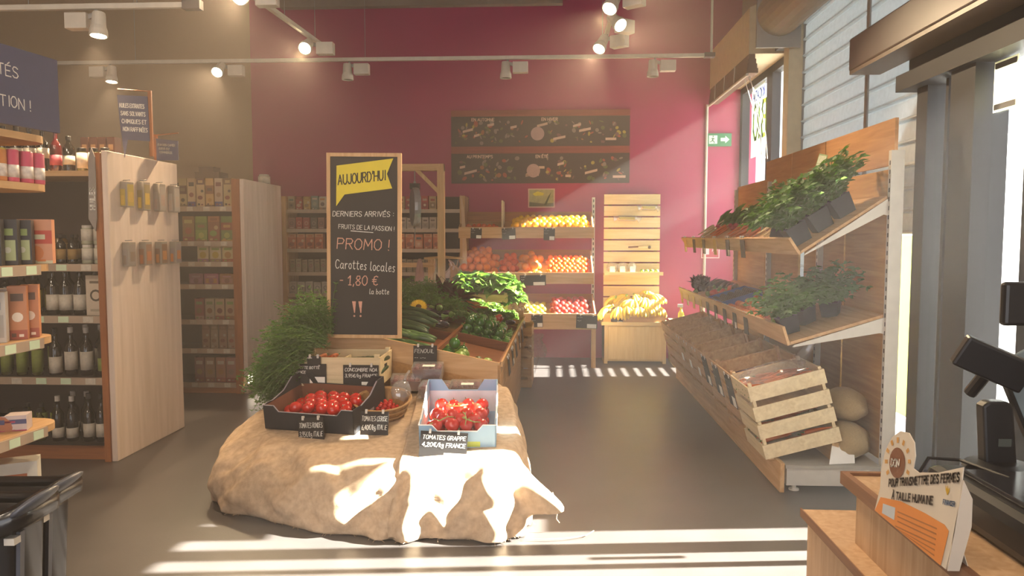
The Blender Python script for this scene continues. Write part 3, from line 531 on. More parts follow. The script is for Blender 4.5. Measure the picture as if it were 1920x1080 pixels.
# ================================================================ SHELF UNITS ON THE LEFT
_cm = {}
def cmat(h, rough=.5):
    if h not in _cm: _cm[h] = plain('print_' + h.strip('#'), h, rough, var=.04, scale=20)
    return _cm[h]
_carton = {}
def carton(w, d, h, style, cols):
    """printed box, front at y=0 facing -y, base at z=0; returns mesh builder result cached"""
    key = (round(w, 3), round(d, 3), round(h, 3), style, tuple(cols))
    if key in _carton: return _carton[key].copy()
    m = MB().box(-w / 2, 0, 0, w / 2, d, h, 0); e = -.0006
    def q(x0, z0, x1, z1, mi, y=e): m.poly([(x0 * w, y, z0 * h), (x1 * w, y, z0 * h), (x1 * w, y, z1 * h), (x0 * w, y, z1 * h)], mi)
    def disc(cx, cz, r, mi, y=2 * e, sq=1.0): m.poly([(cx * w + r * w * math.cos(k * PI / 6), y, cz * h + r * w * sq * math.sin(k * PI / 6)) for k in range(12)], mi)
    if style == 0: q(-.5, .0, .5, .18, 1); disc(0, .42, .3, 2); q(-.34, .72, .34, .86, 3, 2 * e)
    elif style == 1: q(-.5, .78, .5, 1, 1); disc(-.05, .32, .32, 2, sq=.8); disc(.2, .55, .18, 3); q(-.3, .83, .3, .93, 0, 2 * e)
    elif style == 2: q(-.5, .45, .5, .75, 1); disc(0, .24, .25, 2); q(-.3, .55, .3, .66, 3, 2 * e); q(-.5, 0, .5, .07, 3)
    elif style == 3: q(-.4, .1, .4, .55, 1); q(-.3, .65, .3, .8, 2, 2 * e); disc(.0, .33, .18, 3)
    elif style == 4: disc(0, .5, .3, 1); disc(0, .5, .2, 0, 3 * e); q(-.3, .8, .3, .86, 2); q(-.3, .1, .3, .16, 3)
    if style in (0, 1, 2): q(-.34, .05, -.1, .12, 3, 3 * e); q(.05, .05, .3, .1, 2, 3 * e)
    o = m.build('carton', [cmat(c) for c in cols]); _carton[key] = o
    return o
def put_carton(label, x, y, z, w, d, h, style, cols, group, rz=0, cat='carton', name='carton'):
    o = carton(w, d, h, style, cols); 
    if o.name not in COL.objects: COL.objects.link(o)
    o.name = name; o.location = (x, y, z); o.rotation_euler = (0, 0, rz); return tag(o, label, cat, group)
_bot = {}
def bottle(kind, H, r, glassm, labm, capm, labz=(.18, .5), lab2=None):
    key = (kind, H, r, glassm.name, labm.name, capm.name, labz)
    def mk():
        t = thing('bottle', 'x', 'bottle')
        if kind == 'wine': prof = [(r * .9, 0), (r, .01), (r, H * .56), (r * .85, H * .63), (r * .38, H * .72), (r * .34, H * .95), (r * .4, H * .96), (r * .4, H * .985)]
        elif kind == 'square': prof = [(r * .95, 0), (r, .01), (r, H * .66), (r * .7, H * .74), (r * .36, H * .8), (r * .34, H * .96)]
        elif kind == 'jar': prof = [(r * .92, 0), (r, .008), (r, H * .8), (r * .8, H * .86), (r * .8, H * .9)]
        else: prof = [(r * .9, 0), (r, .012), (r, H * .72), (r * .5, H * .88), (r * .42, H * .95)]
        MB().lathe(prof, 14).build('glass_body', glassm, t, smooth=True)
        MB().lathe([(r * 1.01, H * labz[0]), (r * 1.01, H * labz[1])], 14).build('label', labm, t, smooth=True)
        cr = r * .86 if kind == 'jar' else r * .44; z0 = H * (.86 if kind == 'jar' else .88)
        MB().lathe([(cr, z0), (cr, H - .002), (cr * .9, H)], 12).build('cap', capm, t)
        return t
    if key not in _bot: _bot[key] = Pool(mk)
    return _bot[key]
labw = plain('label_white', '#c9bfae', .6, var=.12, scale=45); labg = plain('label_green', '#7f8a3e', .6, var=.12, scale=45); laby = plain('label_yellow_green', '#a3a02c', .6, var=.15, scale=35)
labp = plain('label_pink', '#b04a5c', .6, var=.1, scale=40); labt = plain('label_tan', '#9a7a44', .6, var=.1, scale=40); redg = plain('red_glass', '#4a1418', .1, spec=.7)
whitejar = plain('pale_jar', '#aaa890', .25); darkjar = plain('tan_jar', '#7a5c30', .2)
# ---------- oil shelf unit (faces the camera)
GX0, GX1, GY0, GY1 = -4.6, -2.89, 4.82, 5.68
t = thing('oil_shelf_unit', 'wooden shelf unit with oil bottles and a pale end panel', 'shelf unit', (0, 0, 0))
MB().prism([(-2.925, 4.78, 0), (-2.925, 5.70, 0), (-2.885, 5.70, 0), (-2.885, 4.78, 0)], (0.0, 0, 2.065)).build('end_panel', pale, t, bevel=.004)
MB().box(-2.965, 4.765, 0, -2.925, 4.80, 2.05).build('panel_edge', orange_wood, t)
MB().box(GX0, GY0, 0.0, -2.965, GY1, .10).build('plinth', orangeX, t)
MB().box(GX0, 5.24, .1, -2.925, 5.27, 1.93).build('back_board', gond_back, t)
MB().box(GX0 - .04, GY0, 0, GX0, GY1, 2.06).build('end_panel', pale, t)
SH = {1: .56, 2: .975, 3: 1.32}
for z in (.56, .975, 1.32):
    s = MB().box(GX0, 4.80, z - .025, -2.926, 5.24, z).build('shelf', gond_back, t)
    MB().box(GX0, 4.785, z - .045, -2.966, 4.80, z + .004).build('price_rail', railm, s)
    for k in range(5): MB().box(-3.09 - k * .17, 4.781, z - .04, -3.02 - k * .17, 4.785, z).build('shelf_tag', tagm if k % 3 else labw, s)
s = MB().box(GX0, 4.77, 1.90, -2.926, 5.24, 1.935).build('shelf', pineX, t); s['label'] = 'pale wooden top shelf'
MB().box(GX0, 4.80, .1, -2.926, 5.24, .105).build('shelf', gond_back, t)
t = thing('aisle_sign', 'tall narrow grey sign lettered HUILES hanging on the edge of the oil shelf unit', 'sign', (-2.955, 4.74, 1.62))
MB().prism([(-.045, 0, .0), (.0, 0, -.08), (.01, 0, .0), (.012, 0, .40), (-.01, 0, .46), (-.03, 0, .40)], (0, .008, 0)).build('plate', plain('sign_grey', '#8d8580', .5), t)
m = MB(); stroke_text(m, 'HUILES', (.004, -.003, .06), (0, 0, 1), (-1, 0, 0), .032, .008, maxw=.26); m.build('lettering', chalk, t)
G1 = 'bottles on the oil shelf unit'
def row(pool, what, z, xs, where, y=4.90, cat='bottle', yoff=0):
    for i, x in enumerate(xs):
        pool.put(f'{what}, {ORD[i]} of its kind, {where}', (x, y, z + .001), (0, 0, random.uniform(-.2, .2)), G1)
for z, where, seq in (
    (.105, 'bottom shelf of oil unit', ((bottle('wine', .33, .038, wineglass, labw, capb, (.1, .38)), 'tall dark low-labelled bottle', [-3.06, -3.15]), (bottle('wine', .31, .038, wineglass, labw, capw, (.08, .3)), 'dark bottle with short white label', [-3.27, -3.37]), (bottle('square', .22, .034, oilm, labg, capb, (.1, .7)), 'small bottle with olive label', [-3.5, -3.6, -3.7]))),
    (.56, 'lower middle oil shelf', ((bottle('wine', .34, .038, wineglass, labg, capw, (.1, .36)), 'dark bottle with pale green label', [-3.03]), (bottle('wine', .33, .04, wineglass, labw, capw, (.12, .5)), 'dark bottle with tall white label', [-3.15, -3.26]), (bottle('wine', .32, .04, wineglass, labw, capb, (.05, .4)), 'dark bottle with low white label', [-3.37]), (bottle('square', .24, .033, oilm, labg, capb, (.08, .72)), 'square green bottle with olive label', [-3.5, -3.61, -3.72, -3.83]))),
    (.975, 'upper middle oil shelf', ((bottle('wine', .33, .042, wineglass, labw, capb, (.1, .42)), 'white and tan labelled bottle', [-3.18, -3.28, -3.37]), (bottle('square', .27, .04, wineglass, laby, capb, (.12, .62)), 'bottle with yellow green label', [-3.5, -3.6, -3.7]))),
    (1.32, 'third shelf of oil unit', ((bottle('jar', .13, .036, whitejar, labw, capw, (.2, .8)), 'pale jar', [-3.03, -3.115]), (bottle('square', .2, .03, wineglass, labt, capb, (.15, .5)), 'small brown bottle', [-3.22, -3.3]), (bottle('jar', .2, .05, darkjar, labt, capb, (.2, .7)), 'tall tan jar', [-3.42, -3.55, -3.66]))),
    (1.935, 'top shelf of oil unit', ((bottle('jar', .16, .032, oilm, labw, capb, (.15, .8)), 'short bottle with white label', [-2.97, -3.05, -3.13]), (bottle('square', .24, .036, wineglass, labw, capb, (.2, .45)), 'dark bottle with round white label', [-3.22]), (bottle('wine', .30, .036, redg, labp, capb, (.15, .38)), 'red bottle with pink label', [-3.31]), (bottle('wine', .31, .037, wineglass, labw, capb, (.3, .52)), 'tall dark bottle with white neck label', [-3.4, -3.49, -3.58, -3.67])))):
    for pool, what, xs in seq:
        row(pool, what, z, xs, where)
        if z < 1.9: 
            for i, x in enumerate(xs): pool.put(f'{what}, {ORD[i]} in back row, {where}', (x + .004, 5.06, z + .001), (0, 0, 0), G1)
for i, x in enumerate((-3.03, -3.115)): bottle('jar', .13, .036, whitejar, labw, capw, (.2, .8)).put(f'pale jar stacked on the {ORD[i]} jar from the end panel, third shelf', (x, 4.90, 1.451), (0, 0, 0), G1)
for i in range(4): put_carton(f'dark narrow carton behind the short bottles on top, {ORD[i]} from the end panel', -3.0 - i * .062, 5.02, 1.935, .055, .08, .25, 3, ['#4a2c24', '#6a4a34', '#8a6a4a', '#2a1c18'], 'dark cartons on top of the oil unit')
put_carton('white card with a drawn round pot beside the end panel, upper middle shelf', -3.045, 4.86, .975, .135, .03, .27, 4, ['#c9b8a2', '#4a4030', '#6a5c4c', '#a89880'], None, cat='card', name='display_card')
# blister packs hanging on the end panel
for r_, (zc, nm) in enumerate(((1.79, 'upper'), (1.385, 'lower'))):
    for i in range(4):
        h = (.17, .20, .20, .20)[i] if r_ == 0 else .165; yy = (4.955, 5.165, 5.38, 5.59)[i]
        t = thing('hanging_packet', f'small clear food packet on the end panel, {ORD[i]} of the {nm} row from the bottles', 'packet', (-2.885, yy, zc))
        MB().box(0.002, -.043, -h / 2, .05, .043, h / 2).build('box', plain(f'packet_grey{r_}{i}', '#8e8578', .35), t, bevel=.003)
        c = [('#a8923c', '#b99a40'), ('#8a7a50', '#c0a03c'), ('#9a9088', '#a08a7c'), ('#a8a098', '#b0a090'), ('#8a8078', '#7a6a5c'), ('#8a6a54', '#a86a40'), ('#7a5a44', '#b0763c'), ('#8a7c78', '#c07a3c')][r_ * 4 + i]
        m = MB().box(.003, -.045, -h * .45, .036, -.0432, h * .2, 0).box(.008, -.0456, -h * .42, .03, -.0452, -h * .05, 1).box(.0501, -.038, -h * .45, .0506, .038, h * .4, 0).box(.0507, -.028, -h * .3, .051, .028, h * .1, 1)
        m.build('printed_card', [cmat(c[0]), cmat(c[1])], t)
        MB().tube([(0.0, 0, h / 2 + .01), (.05, 0, h / 2 + .012)], .003, 6).build('hook', grey, t)
# signs above
def flag_sign(label, x, y, z0, W, H, lines, tail, post_side, rz=0):
    t = thing('shelf_topper_sign', label, 'sign', (x, y, z0), rz=rz)
    px = W + .01 if post_side > 0 else -.01
    MB().box(px - .01, .004, -.1, px + .012, .02, H + .03).build('post', orange_wood, t)
    MB().tube([(px, .01, H + .025), ((.0 if post_side > 0 else W), .01, H + .04)], .004, 6).build('wire', orange_wood, t)
    pts = [(0, 0, H), (W, 0, H - .01), (W * 1.03, 0, .0), (W * .3, 0, .01), (W * .18, 0, -.11 if tail else .0), (W * .06, 0, .12)] if tail else [(0, 0, H), (W, 0, H - .02), (W, 0, 0), (0, 0, 0)]
    MB().prism(pts, (0, .004, 0)).build('plate', slate, t)
    for i, ln in enumerate(lines): m = MB(); stroke_text(m, ln, (W * .08 + i * .006, -.003, H * .80 - i * H * .17 - .02), (1, 0, -.06), (0.03, 0, 1), H * .085, .0045, maxw=W * .82); m.build('lettering', chalk, t)
flag_sign('slanted blue sign about oils with a pointed tail above the pale end panel', -2.92, 4.98, 2.15, .205, .31, ['HUILES EXTRAITES', 'SANS SOLVANTS', 'CHIMIQUES ET', 'NON RAFFIN\u00c9ES'], True, 1, rz=.05)
flag_sign('low blue sign about coffees on top of the oil shelf unit', -2.895, 5.42, 2.066, .165, .16, ['OUI DES CAF\u00c9S', 'ISSUS DU', 'COMMERCE'], False, -1)
# ---------- second unit
t = thing('grocery_shelf_unit', 'wooden shelf unit of boxed groceries with a pale end panel behind the oil unit', 'shelf unit', (0, 0, 0))
X2 = -2.885
MB().box(X2 - .04, 6.96, 0, X2, 7.95, 2.05).build('end_panel', pale, t, bevel=.004)
MB().box(X2 - .115, 6.95, 0, X2 - .04, 6.99, 2.05).build('panel_edge', orange_wood, t)
MB().box(-4.6, 6.98, 0, X2 - .115, 7.9, .08).build('plinth', orangeX, t)
MB().box(-4.6, 7.42, .08, X2 - .04, 7.45, 2.05).build('back_board', gond_back, t)
SZ = [.10, .43, .71, 1.05, 1.265, 1.46, 1.79]
for z in SZ:
    s = MB().box(-4.6, 6.98, z - .025, X2 - .04, 7.42, z).build('shelf', gond_back, t)
    MB().box(-4.6, 6.965, z - .045, X2 - .116, 6.98, z + .003).build('price_rail', railm, s)
    for k in range(3): MB().box(-3.12 - k * .16, 6.961, z - .04, -3.06 - k * .16, 6.965, z).build('shelf_tag', labw, s)
rows2 = [
 (1.79, .088, .27, 'top shelf', [(1, ['#b59c6a', '#7a5a3a', '#8a4a34', '#4a3428']), (0, ['#b8a088', '#4a4a7a', '#9a7a5a', '#7a4a44']), (2, ['#c09a62', '#8a5a34', '#b0843c', '#5a3a2a']), (1, ['#c2a67c', '#6a4a44', '#7a3a34', '#2c2420']), (0, ['#bfa480', '#5a4a7a', '#8a4a3a', '#2c2420']), (2, ['#a89468', '#5a3a2c', '#4a3c2c', '#7a6a4a'])], 'tall muesli carton'),
 (1.46, .125, .24, 'second highest shelf', [(2, ['#6e7a42', '#8a4a30', '#9a9a50', '#b08a50']), (1, ['#8a5a3c', '#a06a44', '#7a8a44', '#b0946a']), (2, ['#7d8c3c', '#6a7a34', '#a0a050', '#8a6a40']), (0, ['#8a6a3c', '#8a4438', '#9a5a3c', '#b0a060'])], 'green and orange box'),
 (1.265, .12, .155, 'third highest shelf', [(0, ['#b4a070', '#9a4a34', '#a0763c', '#7a8a3c']), (0, ['#b8a882', '#8a6a5a', '#a8903c', '#7a8a3c']), (0, ['#b8a882', '#8a6070', '#a8903c', '#7a8a3c'])], 'small box with green oval'),
 (1.05, .15, .10, 'middle shelf', [(3, ['#8a5a34', '#9a6a5a', '#a07070', '#7a4a3a']), (3, ['#8a4a60', '#9a6a3c', '#a07a7a', '#7a4a5a']), (3, ['#7a4a5a', '#8a5a6a', '#8a6a70', '#6a3a4a'])], 'flat violet packet'),
 (.71, .10, .20, 'third lowest shelf', [(0, ['#a88c6c', '#8a5a34', '#7a4a34', '#7a8a4a']), (0, ['#a88c6c', '#8a4a3a', '#6a3a34', '#7a8a4a']), (0, ['#a09078', '#9a8a7a', '#7a5a3c', '#6a7a4a']), (0, ['#8a4a44', '#a07a6a', '#7a5a3c', '#6a7a4a'])], 'pale carton with round picture'),
 (.43, .085, .23, 'second lowest shelf', [(1, ['#9a7a62', '#8a6a50', '#8a4a3a', '#a09080']), (1, ['#8a6a54', '#7a5a44', '#6a3a34', '#a09080']), (1, ['#8f7a64', '#7a6a50', '#7a5a44', '#a09080']), (1, ['#8a6a54', '#7a5a44', '#6a3a34', '#a09080'])], 'tall juice carton'),
 (.10, .105, .24, 'lowest shelf', [(0, ['#9a6a5c', '#8a3a38', '#8a6a5a', '#b0a090']), (0, ['#9a6a54', '#8a3a34', '#9a6a3a', '#b0a090']), (0, ['#8a6a54', '#7a3a34', '#8a6a3a', '#b0a090']), (0, ['#7a4a44', '#7a3a34', '#8a6a3a', '#b0a090'])], 'reddish carton'),
]
for z, w, h, nm, items, what in rows2:
    x = X2 - .13 - w / 2
    for i, (st, cols) in enumerate(items):
        put_carton(f'{what}, {ORD[i]} from the end panel, {nm}, grocery unit', x, 7.0 + random.uniform(0, .012), z + .001, w - .012, .12, h, st, cols, 'cartons in the grocery shelf unit'); x -= w
t = thing('table_box', 'dark cardboard tray lying on top of the grocery shelf unit', 'box', (-3.3, 7.2, 2.05)); t.name = 'cardboard_tray'
MB().box(-.12, -.1, 0, .12, .1, .08).box(-.09, -.08, .08, .06, .07, .13).build('tray', plain('dark_card', '#5a4434', .8), t)
bottle('jar', .1, .06, plain('tin_body', '#a09488', .35, metal=.4), labw, white, (.1, .8)).put('silvery round tin on top of the pale end panel of the grocery unit', (-2.97, 7.7, 2.052), group=None)
# ---------- back wall shelving
t = thing('tea_shelving', 'wooden shelving of small tea and coffee boxes along the red wall', 'shelving', (0, 0, 0))
MB().box(-3.2, 9.24, 0, -1.0, 9.27, 2.0).build('back_board', gond_back, t)
MB().box(-1.06, 8.82, 0, -1.0, 9.24, 1.99).build('side_post', pine, t); MB().box(-3.2, 8.82, 0, -3.15, 9.24, 1.99).build('side_post', pine, t)
BZ = [.25, .55, .82, 1.08, 1.36, 1.60, 1.83]
for z in BZ:
    s = MB().box(-3.15, 8.86, z - .02, -1.06, 9.24, z).build('shelf', gond_back, t)
    MB().box(-3.15, 8.845, z - .04, -1.06, 8.86, z + .003).build('price_rail', railm, s)
pal = {6: [(3, ['#a0886c', '#7a6a50', '#5a6a5a', '#4a3a30']), (1, ['#9a3430', '#7a2a2a', '#b08a70', '#b0a090']), (1, ['#b08a4a', '#9a7030', '#8a6a40', '#c0b090']), (0, ['#6a7a70', '#5a6a5a', '#8a8a7a', '#b0a090']), (0, ['#b8a894', '#8a7a6a', '#6a5a50', '#b07a40'])],
       5: [(4, ['#8a5c50', '#5a4440', '#6a5a50', '#b0a090']), (4, ['#a83c34', '#c08a70', '#7a2a28', '#c0a890']), (4, ['#9a3a34', '#b08a70', '#7a2a28', '#c0a890']), (4, ['#5a5048', '#8a7a70', '#4a4440', '#a09080'])],
       4: [(1, ['#b4603c', '#c08a64', '#8a4430', '#c8a080'])] * 4 + [(3, ['#b4623c', '#c08a64', '#3a3430', '#c8a080'])],
       3: [(4, ['#8a7860', '#6a7a50', '#5a4a40', '#a09080']), (4, ['#8a7c64', '#8a4a50', '#5a4a40', '#a09080'])],
       2: [(4, ['#a89c90', '#5a5450', '#8a8078', '#6a6460'])] * 3, 1: [(4, ['#a0968c', '#5a5450', '#8a8078', '#6a6460'])] * 3, 0: [(4, ['#9a8a78', '#5a5450', '#8a8078', '#6a6460'])]}
for k in range(1, 7):
    z = BZ[k]; x = -3.10; i = 0; w = (.0, .10, .10, .075, .11, .09, .095)[k]; h = (0, .15, .15, .16, .19, .14, .17)[k]; n = 0
    nm = ['', 'second lowest shelf', 'third lowest shelf', 'fourth lowest shelf', 'third highest shelf', 'second highest shelf', 'top shelf'][k]
    while x < -1.12:
        u, v = proj(x, 8.9, z + .1)
        if (528 < u < 612) or (742 < u < 835):
            st, cols = pal[k][i % len(pal[k])]
            if k == 6 and u > 742: st, cols = (3, ['#a83434', '#8a2a2a', '#b08a70', '#c0a890']) if i % 2 else (3, ['#b4946c', '#8a6a4a', '#9a3a34', '#c0a890'])
            if k == 5 and u > 742: st, cols = (3, ['#b0a090', '#9a8a7a', '#6a5a50', '#8a7a6a'])
            side = 'left of the tall chalkboard' if u < 700 else 'right of the tall chalkboard'
            if n and side != last: n = 0
            last = side
            put_carton(f'small tea or coffee box, {ORD[n]} on the {nm}, {side}', x, 8.88, z + .001, w - .012, .1, h * random.uniform(.92, 1.0), st, cols, 'boxes in the tea shelving'); n += 1
        x += w; i += 1
tag(MB().box(-1.62, 8.875, .62 + .221, -1.38, 9.05, 1.06).build('green_box', cmat('#6a8a2c')), 'bright green box on the tea shelving beside the hanging bags', 'box')
# ---------- scale frame and hanging scale
t = thing('scale_frame', 'wooden frame with corner brace carrying the hanging scale', 'frame', (-1.16, 8.0, 0))
MB().box(-.035, -.05, 0, .035, .05, 2.28).build('post', pine, t)
MB().box(-.8, -.045, 2.21, .035, .045, 2.28).build('crossbeam', pineX, t)
MB().box(-.87, -.05, 0, -.80, .05, 2.28).build('post', pine, t)
MB().bar((-.02, 0, 1.98), (-.26, 0, 2.22), .04, .05, up=(0, 1, 0)).build('brace', pine, t)
t = thing('hanging_scale', 'grey round hanging scale dial seen nearly edge-on under the wooden beam', 'scale', (-1.44, 7.98, 1.825))
MB().tube([(0, 0, .38), (.0, 0, .27)], .006, 6).lathe([(.014, .24), (.014, .27)], 10).build('hook', grey, t)
m = MB(); m.T = Matrix.Rotation(-1.25, 4, 'Z') @ Matrix.Rotation(PI / 2, 4, 'X'); m.lathe([(.19, -.02), (.205, -.035), (.21, 0), (.205, .03), (.19, .035)], 32)
d = m.build('dial', plain('scale_grey', '#8f8e96', .3, metal=.3), t, smooth=False)
MB().box(-.05, -.03, .19, .05, .05, .25).build('housing', blackm, t)
m = MB().tube([(0, 0, -.21), (-.01, .0, -.42)], .005, 6); m.build('pan_hook', grey, t)
# ---------- bag stand: low frame with hanging bags
t = thing('bag_stand', 'low wooden stand with a wicker-tied crossbar holding bags behind the greens', 'stand', (-1.25, 7.98, 0))
# posts at two places
MB().box(-.09, -.04 + .25, 0, -.02, .03 + .25, 1.27).build('post', pine, t); MB().box(-.52, .19, 0, -.47, .25, 1.22).build('post', pine, t)
MB().box(-.52, .19, 1.17, -.02, .25, 1.22).build('crossbar', pineX, t)
MB().tube([(-.12, .15, 1.27), (.12, .12, 1.285), (.32, .1, 1.27)], [.012, .016, .01], 8).build('twisted_rod', crate_w, t)
def hang_bag(label, x, z, w, h, mt, tw):
    t = thing('hanging_bag', label, 'bag', (x, 8.03, z)); m = MB(); n = 6
    vs = []; fs = []
    for j in range(7):
        s = j / 6; ww = w * (.25 + .75 * s ** .6)
        for i in range(n + 1): u = i / n - .5; vs.append((u * ww + tw * .02 * math.sin(5 * s), -.01 - .02 * math.cos(9 * u + tw + 4 * s) * (1 - .4 * s), -h * s))
    for j in range(6):
        for i in range(n): a = j * (n + 1) + i; fs.append((a, a + 1, a + n + 2, a + n + 1))
    m.add(vs, fs); o = m.build('sack', mt, t, smooth=True); o.modifiers.new('s', 'SOLIDIFY').thickness = .004
    return t
kraft = plain('kraft_paper', '#a8734a', .8)
hang_bag('small pink printed bag hanging left on the rod of the bag stand', -1.40, 1.27, .12, .28, plain('pinkish', '#a8807c', .5), 0)
hang_bag('clear crumpled bag hanging second on the rod of the bag stand', -1.22, 1.28, .1, .34, bagm, 1)
hang_bag('pinkish bag tied in a bow on the rod of the bag stand', -1.08, 1.26, .09, .2, plain('pink_bag', '#c09a96', .5), 2)
hang_bag('brown kraft paper bag with clear edge on the rod of the bag stand', -1.06, 1.22, .2, .42, kraft, 3)
# white curved sheet rising behind the fruit rack side
t = thing('pale_panel_edge', 'narrow pale curved sheet beside the fruit rack', 'sheet', (-1.02, 8.75, .5)); m = MB()
m.prism([(0, 0, 0), (.055, 0, 0), (.05, 0, .9), (.02, 0, 1.35), (-.02, 0, 1.5), (0, 0, 1.0)], (0, .01, 0)); t.name = 'pale_sheet'; m.build('sheet', plain('pale_sheet', '#c9a888', .7), t)
# ---------- near unit at the left edge
t = thing('near_shelf_unit', 'shelf unit at the left edge with rounded wooden shelf ends', 'shelf unit', (-2.31, 3.42, 0), rz=-.06)
NZ = [(1.965, .30), (1.745, .33), (1.38, .36), (1.045, .4), (.635, .44), (.22, .48)]
MB().box(-.62, -2.6, 0, -.58, .0, 2.3).build('back_board', gond_back, t)
for i, (z, dd) in enumerate(NZ):
    x1 = .0; pts = [(-.58, -2.6, z - .035), (x1, -2.6, z - .035), (x1 + .0, -.12, z - .035)] + [(x1 - .12 + .12 * math.cos(a), -.12 + .12 * math.sin(a), z - .035) for a in (.3, .6, .9, 1.2, 1.5)] + [(-.58, .0, z - .035)]
    s = MB().prism(pts, (0, 0, .032)).build('shelf', pineY, t)
    if i in (2, 3, 4): 
        MB().box(.001, -2.6, z - .05, .012, -.14, z - .004).build('price_rail', railm, s)
        for k, (yy, mm) in enumerate(((-.2, tagm), (-.34, tagm), (-.52, magenta), (-.60, magenta), (-.72, tagm), (-.82, magenta), (-.9, magenta))): MB().box(.0125, yy - .03, z - .046, .0145, yy + .03, z - .008).build('shelf_tag', mm, s)
t = thing('slogan_board', 'slate blue board with chalk lettering above the near shelf unit', 'sign', (-2.285, 3.42, 1.985), rz=-.12)
MB().box(-.02, -2.4, 0, .0, .0, .335).build('board', slate, t)
m = MB(); stroke_text(m, 'NOUVEAUT\u00c9S', (.002, -.22, .205), (0, 1, 0), (0, 0, 1), .045, .005, jit=.04); W = text_w('NOUVEAUT\u00c9S') * .045 / 6
m.v = [(a, b - W, c) for a, b, c in m.v]
m2 = MB(); stroke_text(m2, 'EN DISTRIBUTION !', (.002, -.16, .075), (0, 1, 0), (0, 0, 1), .045, .005, jit=.04); W = text_w('EN DISTRIBUTION !') * .045 / 6
m2.v = [(a, b - W, c) for a, b, c in m2.v]
m.build('chalk_lettering', chalk, t); m2.build('chalk_lettering', chalk, t)
def place_near(pool, label, ly, lx, z, g): return pool.put(label, (-2.31 + lx * math.cos(-.06) - ly * math.sin(-.06), 3.42 + ly * math.cos(.06), z), (0, 0, 1.3), g)
def make_can(c1, c2):
    def f():
        t = thing('can', 'x', 'can'); r = .032
        MB().lathe([(r * .95, 0), (r, .006), (r, .135), (r * .95, .14)], 18).build('body', cmat(c1), t, smooth=True)
        MB().lathe([(r * 1.01, .02), (r * 1.01, .075)], 18).build('label', plain('canlabel' + c1.strip('#'), '#e0c8c0', .5, var=.25, scale=40), t, smooth=True)
        MB().lathe([(r * .97, .128), (r * 1.0, .138), (r * .93, .142), (r * .9, .136)], 18).build('lid', cmat(c2), t)
        return t
    return f
pk = Pool(make_can('#c04a66', '#c85a70')); og = Pool(make_can('#b8743c', '#a89a3c'))
for i, (ly, lx, pl, col) in enumerate(((-.06, -.05, pk, 'pink'), (-.13, -.05, pk, 'pink'), (-.215, -.05, pk, 'pink'), (-.285, -.05, og, 'orange and green'), (-.36, -.05, og, 'orange and green'), (-.13, -.13, pk, 'pink'), (-.45, -.06, og, 'orange and green'))):
    place_near(pl, f'{col} printed can, {ORD[i]} from the rounded end of the second highest near shelf', ly, lx, 1.743, 'cans on the near shelf unit')
# pouches and dark packs on the third shelf
def near_box(label, ly, lx, z, w, d, h, st, cols, g, name='carton', cat='carton', rz=1.25):
    p = (-2.31 + lx, 3.42 + ly, z); return put_carton(label, p[0], p[1], p[2], w, d, h, st, cols, g, rz=rz, cat=cat, name=name)
near_box('large red and orange soup pouch with rounded corners on the third near shelf', -.07, -.07, 1.378, .14, .05, .205, 2, ['#c88a68', '#b8422e', '#c8743c', '#c8c0a0'], None, 'pouch', 'pouch', rz=.35)
for i, (ly, lx) in enumerate(((-.17, -.06), (-.26, -.06), (-.36, -.06), (-.46, -.05))): near_box(f'dark pack with pale green label, {ORD[i]} beside the red pouch', ly, lx, 1.378, .075, .07, .2, 3, ['#241e20', '#a8b080', '#8a9a5a', '#c8c8b8'], 'dark packs on the third near shelf', rz=.45)
for i, (ly, lx) in enumerate(((-.14, -.06), (-.215, -.062))): near_box(f'orange and white drink carton, {ORD[i]} from the rounded shelf end', ly, lx, 1.043, .072, .07, .24, 0, ['#b87850', '#9a4a34', '#e0d0c0', '#5a4030'], 'drink cartons on the fourth near shelf', rz=.5)
for i, (ly, lx) in enumerate(((-.33, -.08), (-.43, -.08), (-.14, -.2))): near_box(f'pale white carton behind the orange cartons, {ORD[i]} from the shelf end', ly, lx, 1.043, .08, .08, .22, 3, ['#b8b0a8', '#a09890', '#8a8a90', '#7a7a80'], 'white cartons on the near shelf', rz=.5)
for i in range(3): near_box(f'flat printed sweet packet lying on the fifth near shelf, {ORD[i]} from its rounded end', -.26 - i * .03, -.14 - i * .08, .633, .22, .08, .07, 2, ['#c9b8b4', '#4a4a70', '#a86a4a', '#a83a5a'], 'sweet packets', 'packet', 'packet', rz=.35)
near_box('white bag with orange print standing on the lowest near shelf', -.22, -.12, .218, .2, .12, .26, 3, ['#d8d2c4', '#c8b8a0', '#b8683c', '#c07840'], None, 'paper_bag', 'bag', rz=.5)
# ================================================================ MIDDLE DISPLAY OF VEGETABLES
def noise2(x, y, s=1.0):
    return (math.sin(x * 3.1 * s + 1.3 * math.sin(y * 2.3 * s)) + math.sin(y * 4.1 * s + 1.7 * math.sin(x * 2.9 * s + 1)) * .6 + math.sin((x + y) * 7.3 * s) * .3) / 1.9
mb_, nb, lb, pb_ = _mat('burlap'); tcb = nb.new('ShaderNodeTexCoord'); w1_ = nb.new('ShaderNodeTexWave'); w2_ = nb.new('ShaderNodeTexWave')
w1_.inputs['Scale'].default_value = 110; w2_.inputs['Scale'].default_value = 110; w2_.bands_direction = 'Y'; w1_.inputs['Distortion'].default_value = 1.5; w2_.inputs['Distortion'].default_value = 1.5
lb.new(tcb.outputs['UV'], w1_.inputs[0]); lb.new(tcb.outputs['UV'], w2_.inputs[0]); mxb = nb.new('ShaderNodeMath'); mxb.operation = 'MAXIMUM'
lb.new(w1_.outputs['Fac'], mxb.inputs[0]); lb.new(w2_.outputs['Fac'], mxb.inputs[1])
